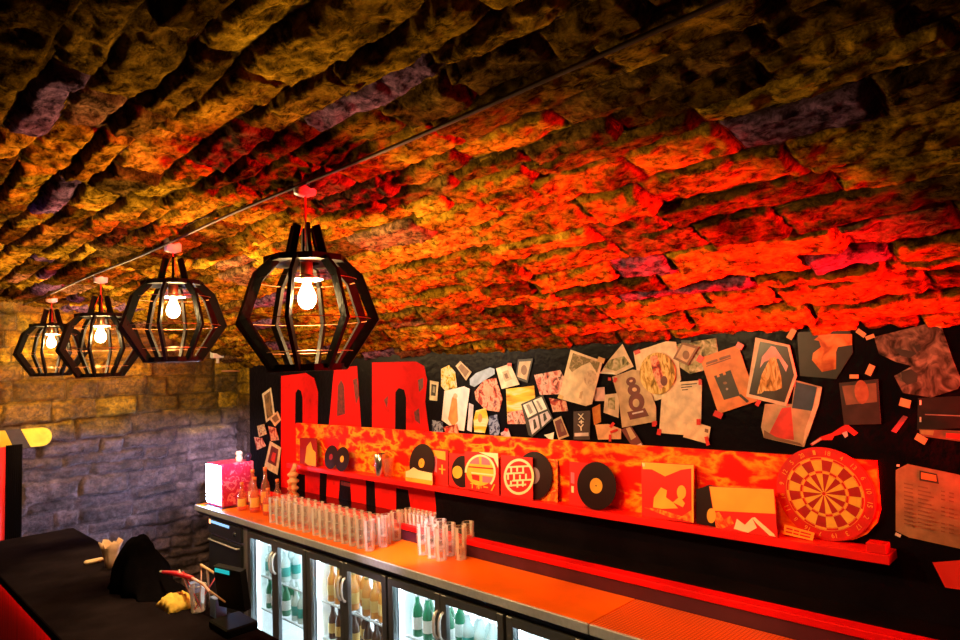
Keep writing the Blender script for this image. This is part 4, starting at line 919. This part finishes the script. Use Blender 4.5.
o = mb.build('text_card', [s_or, s_red], origin=pl[3]); tag(o, 'small tilted orange card with red print leaning under the dartboard', 'card')

# ================================================================ CUSTOMER BAR
BZ = 1.05; BX0, BX1, BY1 = .71, 1.30, 5.50
m_bartop = mat('black_bar_top', (.010, .007, .009), .6, var=.3, scale=7, bump=.08, bscale=70, spec=.0)
def boards():
    return ramp_mat('red_front_boards', [(.35, .01, .008), (.62, .02, .014), (.45, .012, .01)], 14, .5, 3, .3, (1, 3, .15))
t = thing('bar_counter', 'long black-topped customer bar with red front in the lower left corner', 'bar counter', (BX0, -.5, 0))
MB().box((BX0, -.5, BZ-.045), (BX1, BY1, BZ), bev=.004).build('bar_top', m_bartop, t)
MB().box((BX0+.05, -.5, .0), (BX0+.085, BY1-.02, BZ-.045)).build('front_panel', boards(), t)
MB().box((BX1-.09, -.5, .0), (BX1-.06, BY1-.02, BZ-.045)).build('back_panel', mat('dark_back_panel', (.02, .018, .02), .5), t)
MB().box((BX0+.085, BY1-.05, .0), (BX1-.09, BY1-.02, BZ-.045)).build('end_panel', mat('dark_back_panel', (.02, .018, .02), .5), t)
MB().box((BX0+.012, -.45, BZ-.058), (BX0+.022, BY1-.05, BZ-.046)).build('led_strip', emit('red_led', (1.0, .02, .01), 22), t)

def bar_pt(px, py): return onZ(px, py, BZ)
# crumpled paper cup and strip
p = bar_pt(111, 567)
t = thing('paper_cup', 'crumpled beige paper cup on the bar in front of the black bag', 'cup', p)
rs = random.Random(4); seg = 16; vs = []; fs = []
prof = [(.0, .0), (.030, .0), (.034, .05), (.043, .10), (.056, .135), (.052, .133), (.038, .10), (.028, .01), (0, .008)]
for k in range(seg):
    for i, (r, z) in enumerate(prof):
        j = 1+.18*math.sin(k*2.4+i*.4)*(z/.135); a = 2*math.pi*k/seg
        vs.append((p.x+r*j*math.cos(a), p.y+r*j*math.sin(a), p.z+z+(.018*math.sin(k*1.7) if z > .12 else 0)))
n = len(prof)
for k in range(seg):
    k2 = (k+1) % seg
    for i in range(n-1): fs.append((k*n+i, k2*n+i, k2*n+i+1, k*n+i+1))
MB().add(vs, fs, 0, True).build('body', mat('beige_paper', (.62, .40, .26), .7, var=.15, scale=30), t)
p = bar_pt(94, 563)
tag(MB().box((p.x-.05, p.y-.02, BZ+.001), (p.x+.05, p.y+.02, BZ+.022), bev=.008).build('napkin', mat('cream_napkin', (.70, .52, .32), .8, var=.15), origin=(p.x, p.y, BZ)), 'folded cream napkin left of the crumpled paper cup on the bar', 'napkin')
# black slouching bag
p = bar_pt(147, 590); c = Vector((p.x, p.y, BZ))
nx, ny = 22, 16; vs = []; fs = []
Dd = Vector((.20, -.98, 0)); Sd = Vector((.98, .20, 0))
def bagh(s):      # height along its length, apex near the far end
    return max(0.012, 0.235*math.exp(-((s+.42)/.36)**2)+.15*math.exp(-((s-.05)/.42)**2)*(1-.25*s)-.03)
for i in range(nx):
    s = -1+2*i/(nx-1); L_ = s*.27; env = math.sqrt(max(0, 1-abs(s)**3))
    for j in range(ny):
        a = math.pi*j/(ny-1); w = .115*env*(1+.12*math.sin(i*1.3))
        hh = bagh(s)*env*(math.sin(a)**.8)*(1+.05*math.sin(i*2.1+j))
        q = c+Dd*L_+Sd*(w*math.cos(a))+Vector((0, 0, max(0.0008, hh)))
        vs.append(q)
for i in range(nx-1):
    for j in range(ny-1): fs.append((i*ny+j, i*ny+j+1, (i+1)*ny+j+1, (i+1)*ny+j))
for i in range(nx-1): fs.append((i*ny, (i+1)*ny, (i+1)*ny+ny-1, i*ny+ny-1))
t = thing('black_bag', 'slouching black bag on the bar beside the crumpled paper cup', 'bag', c)
MB().add(vs, fs, 0, True).build('body', mat('black_fabric', (.0035, .003, .004), .7, var=.3, bump=.2, spec=.0), t)
# glass of straws, tongs etc.
p = bar_pt(198, 611)
g = Vector((p.x, p.y, BZ))
o = tumbler_mesh(.115, .036).build('straw_glass', [thin_glass('straw_glass_mat', (.97, .96, .98), 1.6, .06, haze=.06, edge=.5), m_glint, m_rim]); o.location = g+Vector((0, 0, .0005))
tag(o, 'clear glass of straws on the bar between yellow cloth and blue box', 'glass')
st_c = [((.75, .03, .06), 'red'), ((.85, .55, .5), 'pale pink'), ((.78, .76, .76), 'white'), ((.80, .10, .08), 'bright red')]
for i, (cc, nm) in enumerate(st_c):
    a = 1.2*i-.6; b0 = g+Vector((.014*math.cos(a), .014*math.sin(a), .010)); tipd = [(-.04, .10, .15), (.03, .05, .17), (-.02, .14, .145), (.09, -.05, .15)][i]
    tag(MB().tube([b0, b0+Vector(tipd)*.75, b0+Vector(tipd)*1.02], .0032, 8).build('drinking_straw', mat(nm.replace(' ', '_')+'_straw', cc, .35), origin=b0), '%s drinking straw standing in the straw glass on the bar' % nm, 'straw', 'straws in the straw glass')
# red handled tongs resting from glass toward the bag
t0 = onX(163, 572, g.x-.02); t1 = onX(192, 578, g.x-.02)
q0_ = g+Vector((-.012, .02, .118)); 
t = thing('bar_tongs', 'red-handled bar tongs lying across the straw glass towards the bag', 'tongs', q0_)
MB().tube([t1, t1+(t0-t1)*.5+Vector((0, 0, .006)), t0], [.010, .013, .008], 8).build('handle_grip', mat('red_plastic_grip', (.70, .02, .05), .35), t)
MB().tube([t0, t0+(t0-t1)*.10], [.007, .004], 8).build('handle_end', mat('white_plastic_tip', (.8, .78, .78), .4), t)
MB().tube([t1, onX(203, 584, g.x), onX(209, 591, g.x), onX(212, 594, g.x)], [.006, .006, .006, .004], 8).build('arm', mat('pale_red_arm', (.78, .42, .40), .35), t)
# yellow cloth
p = bar_pt(177, 606); nx, ny = 14, 10; vs = []; fs = []
for i in range(nx):
    for j in range(ny):
        a, b = i/(nx-1)-.5, j/(ny-1)-.5
        e = 1-min(1, (2*abs(a))**6+(2*abs(b))**6)
        h = .045*(1-.3*(2*a)**2)*e+.012*e*math.sin(i*1.9+j*.7)+.002
        vs.append((p.x+b*.13, p.y-a*.17+.01*math.sin(j*2), BZ+h))
for i in range(nx-1):
    for j in range(ny-1): fs.append((i*ny+j, i*ny+j+1, (i+1)*ny+j+1, (i+1)*ny+j))
rim = [i*ny for i in range(nx)]+[(nx-1)*ny+j for j in range(1, ny)]+[i*ny+ny-1 for i in range(nx-2, -1, -1)]+[j for j in range(ny-2, 0, -1)]
fs.append(rim)
tag(MB().add(vs, fs, 0, True).build('bar_cloth', mat('yellow_cloth', (.78, .52, .08), .8, var=.2, scale=30, bump=.3), origin=(p.x, p.y, BZ)), 'crumpled yellow cloth on the bar left of the straw glass', 'cloth')
# blue boxes
p = bar_pt(206, 619)
tag(MB().box((p.x+.025, p.y-.04, BZ+.0005), (p.x+.075, p.y+.02, BZ+.085), bev=.003).build('small_box', mat('blue_card_box', (.16, .27, .62), .5, var=.15), origin=(p.x+.05, p.y, BZ)), 'small blue box on the bar right of the straw glass', 'box')
p = bar_pt(187, 598)
tag(MB().box((p.x+.03, p.y+.03, BZ+.0005), (p.x+.08, p.y+.075, BZ+.05), bev=.003).build('small_box', mat('blue_card_box_dark', (.12, .18, .5), .5, var=.15), origin=(p.x+.05, p.y+.05, BZ)), 'darker blue box behind the straw glass and yellow cloth', 'box')
# wooden muddler / stirrers
pA = onX(201, 565, g.x+.04); pB = onX(214, 573, g.x+.04); pm_ = (pA+pB)/2; pC = Vector((g.x+.035, pm_.y, BZ+.07))
t = thing('wooden_paddle', 'T-shaped wooden stick standing behind the straw glass', 'stirrer', (pC.x, pC.y, BZ))
MB().tube([pA, pB], .006, 8).build('crossbar', mat('pale_wood', (.62, .40, .22), .6), t)
MB().tube([pm_, Vector((pm_.x+.01, pm_.y, BZ+.0055))], .005, 8).build('stem', mat('grey_wood', (.45, .36, .32), .6), t)
pA = onX(209, 589, g.x+.06); pB = bar_pt(225, 603)
# till screen seen from behind
p = bar_pt(236, 624)
q = [onX(213, 566, 1.22), onX(240, 572, 1.22), onX(245, 612, 1.22), onX(219, 606, 1.22)]
t = thing('till_screen', 'black till screen with teal light, seen from behind at the bar edge', 'till', (1.22, q[2].y, BZ))
q = [v+Vector((0, 0, 0)) for v in q]; zmin = min(v.z for v in q)
if zmin < BZ+.03: q = [v+Vector((0, 0, BZ+.03-zmin)) for v in q]
MB().prism([v for v in q], (.026, 0, .006)).build('screen_back', mat('black_till_plastic', (.004, .004, .005), .5, spec=.03), t)
m_ = (q[2]+q[3])/2
MB().box((m_.x-.06, m_.y-.09, BZ), (m_.x+.075, m_.y+.09, BZ+.034), bev=.006).build('stand', mat('black_till_plastic', (.004, .004, .005), .5, spec=.03), t)
A, B = q[0], q[1]
z_ = [A+(B-A)*.08+Vector((-.002, 0, -.006)), A+(B-A)*.62+Vector((-.002, 0, -.006)), A+(B-A)*.62+Vector((-.002, 0, -.022)), A+(B-A)*.08+Vector((-.002, 0, -.022))]
MB().prism(z_, (.004, 0, 0)).build('teal_light', emit('teal_led', (.01, .42, .45), 1.0), t)
# brown card on the bar edge
p = bar_pt(247, 612)
q = [onZ(239, 604, BZ+.06), onZ(257, 597, BZ+.06), onZ(258, 614, BZ+.06)]
# wooden skewer
pA = onX(210, 591, 1.16); pB = onX(225, 602, 1.16)
sk = tag(MB().tube([pA, pB], [.0045, .0035], 6).build('wooden_skewer', mat('brown_skewer', (.36, .2, .1), .6), origin=pA), 'brown wooden skewer sticking out right of the straw glass', 'skewer')

# ================================================================ FAR LEFT: yellow board, red curtain
a = onY(0, 431, YB-.07); b = onY(52, 445, YB-.07)
t = thing('yellow_board', 'yellow rounded board with a black band on the end wall', 'board', (a.x, YB-.05, b.z))
x0, x1, z0, z1 = a.x-.45, b.x, b.z, a.z; r = (z1-z0)/2*.9
pts = [(x0, z0), (x1-r, z0)]+[(x1-r+r*math.cos(t_), (z0+z1)/2+(z1-z0)/2*math.sin(t_)) for t_ in np.linspace(-math.pi/2, math.pi/2, 9)]+[(x0, z1)]
MB().prism([(x, YB-.07, z) for x, z in pts], (0, .05, 0)).build('board_face', ramp_mat('worn_yellow_paint', [(.78, .52, .03), (.82, .60, .06), (.6, .38, .03)], 9, .5), t)
ba = onY(5, 432, YB-.071); bb = onY(17, 446, YB-.071)
MB().prism([(ba.x, YB-.0712, z1+.004), (ba.x+.10, YB-.0712, z1+.004), (ba.x+.17, YB-.0712, z0-.004), (ba.x+.06, YB-.0712, z0-.004)], (0, .03, 0)).build('black_band', ink, t)
zt_ = onY(3, 448, YB-.2).z; xr = onY(4, 465, YB-.14).x+.01
def curtain(x0, x1, y, z1, name, lab, m, amp, grp=None):
    mb = MB(); n = 60; vs = []; fs = []
    for i in range(n):
        x = x0+(x1-x0)*i/(n-1)
        for th in (0, .006):
            for z in (0.0, z1): vs.append((x, y+amp*math.sin(i*.9)+th, z))
    for i in range(n-1):
        b_ = i*4; c_ = b_+4
        fs += [(b_, c_, c_+1, b_+1), (b_+2, b_+3, c_+3, c_+2), (b_+1, c_+1, c_+3, b_+3), (b_, b_+2, c_+2, c_)]
    return tag(mb.add(vs, fs, 0, True).build(name, m, origin=((x0+x1)/2, y, 0)), lab, 'curtain')
curtain(xr-.7, xr, YB-.14, zt_, 'curtain', 'bright red curtain at the left picture edge below the yellow board', mat('red_velvet', (.85, .015, .02), .6), .015)
curtain(xr+.004, xr+.11, YB-.12, zt_+.01, 'curtain', 'narrow black curtain between the red curtain and the stone end wall', mat('black_velvet', (.005, .003, .004), .8, spec=.05), .012)

# small white lamp box and pipes high at the far corner
a = onY(212, 350, YB-.11); b = onY(224, 358, YB-.11)
t = thing('emergency_light', 'small white emergency light high in the far corner behind the lanterns', 'light fitting', ((a.x+b.x)/2, YB-.1, b.z))
MB().box((a.x, YB-.14, b.z), (b.x, YB-.06, a.z), bev=.008).build('housing', m_rose, t)
cx_ = (a.x+b.x)/2
MB().lathe([(0, 0), (.016, 0), (.012, -.03), (.018, -.045), (0, -.05)], (cx_, YB-.1, b.z), 12).build('spot_head', m_rose, t)
# (beams of the dark corner)
a = onY(190, 373, YB-.05); b = onY(249, 368, YB-.05)
tag(MB().tube([onY(232, 356, YB-.07), onY(244, 363, YB-.08), onY(256, 369, YB-.09)], .022, 10).build('pipe', mat('orange_pipe', (.55, .26, .08), .45), origin=onY(244, 363, YB-.08)), 'short slanting orange pipe in the far corner above the dark wall', 'pipe')
tag(MB().tube([onY(222, 371, YB-.06), onY(250, 371, YB-.06)], .009, 8).build('pipe', mat('rusty_pipe', (.42, .16, .06), .45), origin=onY(236, 371, YB-.06)), 'thin level rusty pipe in the far corner below the slanting pipe', 'pipe')

# ================================================================ LIGHT
def spot(name, loc, to, col, power, size, blend, rad=.05):
    l = bpy.data.lights.new(name, 'SPOT'); l.energy = power; l.color = col; l.spot_size = math.radians(size); l.spot_blend = blend; l.shadow_soft_size = rad
    o = bpy.data.objects.new(name, l); COL.objects.link(o); o.location = loc
    o.rotation_euler = (Vector(to)-Vector(loc)).to_track_quat('-Z', 'Y').to_euler()
    return o
# added red spots without fixtures, washing shelf and worktop
for y, g, pw in ((.30, .04, 26), (.85, .14, 85), (1.4, .18, 90), (1.95, .22, 95), (2.5, .25, 100), (3.05, .25, 100), (3.6, .22, 100), (4.15, .10, 100), (4.7, .02, 100), (5.2, .01, 90)):
    spot('red_wash_spot', (1.45, y, 2.58), (2.70, y+.03, 1.34), (1.0, g, .010), pw*.62, 36, .6, .03)
# red uplight on the vault, from beyond the near end of the worktop
spot('red_vault_spot', (2.81, -.35, 1.30), (2.15, 1.65, 2.5), (1.0, .006, .008), 3500, 60, 1.0, .06)
spot('red_vault_spot', (2.81, -.3, 1.75), (2.25, 2.8, 2.5), (1.0, .006, .008), 1200, 28, 1.0, .06)
# added pale light on the worktop glasses, no fixture
spot('white_worktop_spot', (1.55, 3.05, 2.55), (2.46, 3.1, 1.05), (1.0, .66, .74), 330, 22, .8, .05)
spot('print_fill', (1.5, 3.3, 2.55), (2.85, 2.75, 2.0), (1.0, .84, .74), 60, 40, 1.0, .05)  # added fill to whiten the prints, no fixture
# added violet light without fixtures, left vault and end wall
spot('violet_spot', (.2, 3.2, 1.5), (1.2, 3.4, 2.75), (.45, .25, 1.0), 18, 80, .8, .1)
spot('violet_spot', (1.75, 3.6, 2.2), (2.60, 6.2, 1.30), (.76, .70, 1.0), 800, 22, 1.0, .1)  # stands in for the dispenser's glow on the stone
w = bpy.data.worlds.new('world'); S.world = w; w.use_nodes = True
w.node_tree.nodes['Background'].inputs['Color'].default_value = (.02, .012, .012, 1); w.node_tree.nodes['Background'].inputs['Strength'].default_value = .2
S.cycles.transparent_max_bounces = 64; S.cycles.max_bounces = 10; S.cycles.glossy_bounces = 4
vs_ = S.view_settings; vs_.view_transform = 'Standard'; vs_.look = 'None'; vs_.gamma = 1; vs_.use_curve_mapping = False; vs_.exposure = 0.0
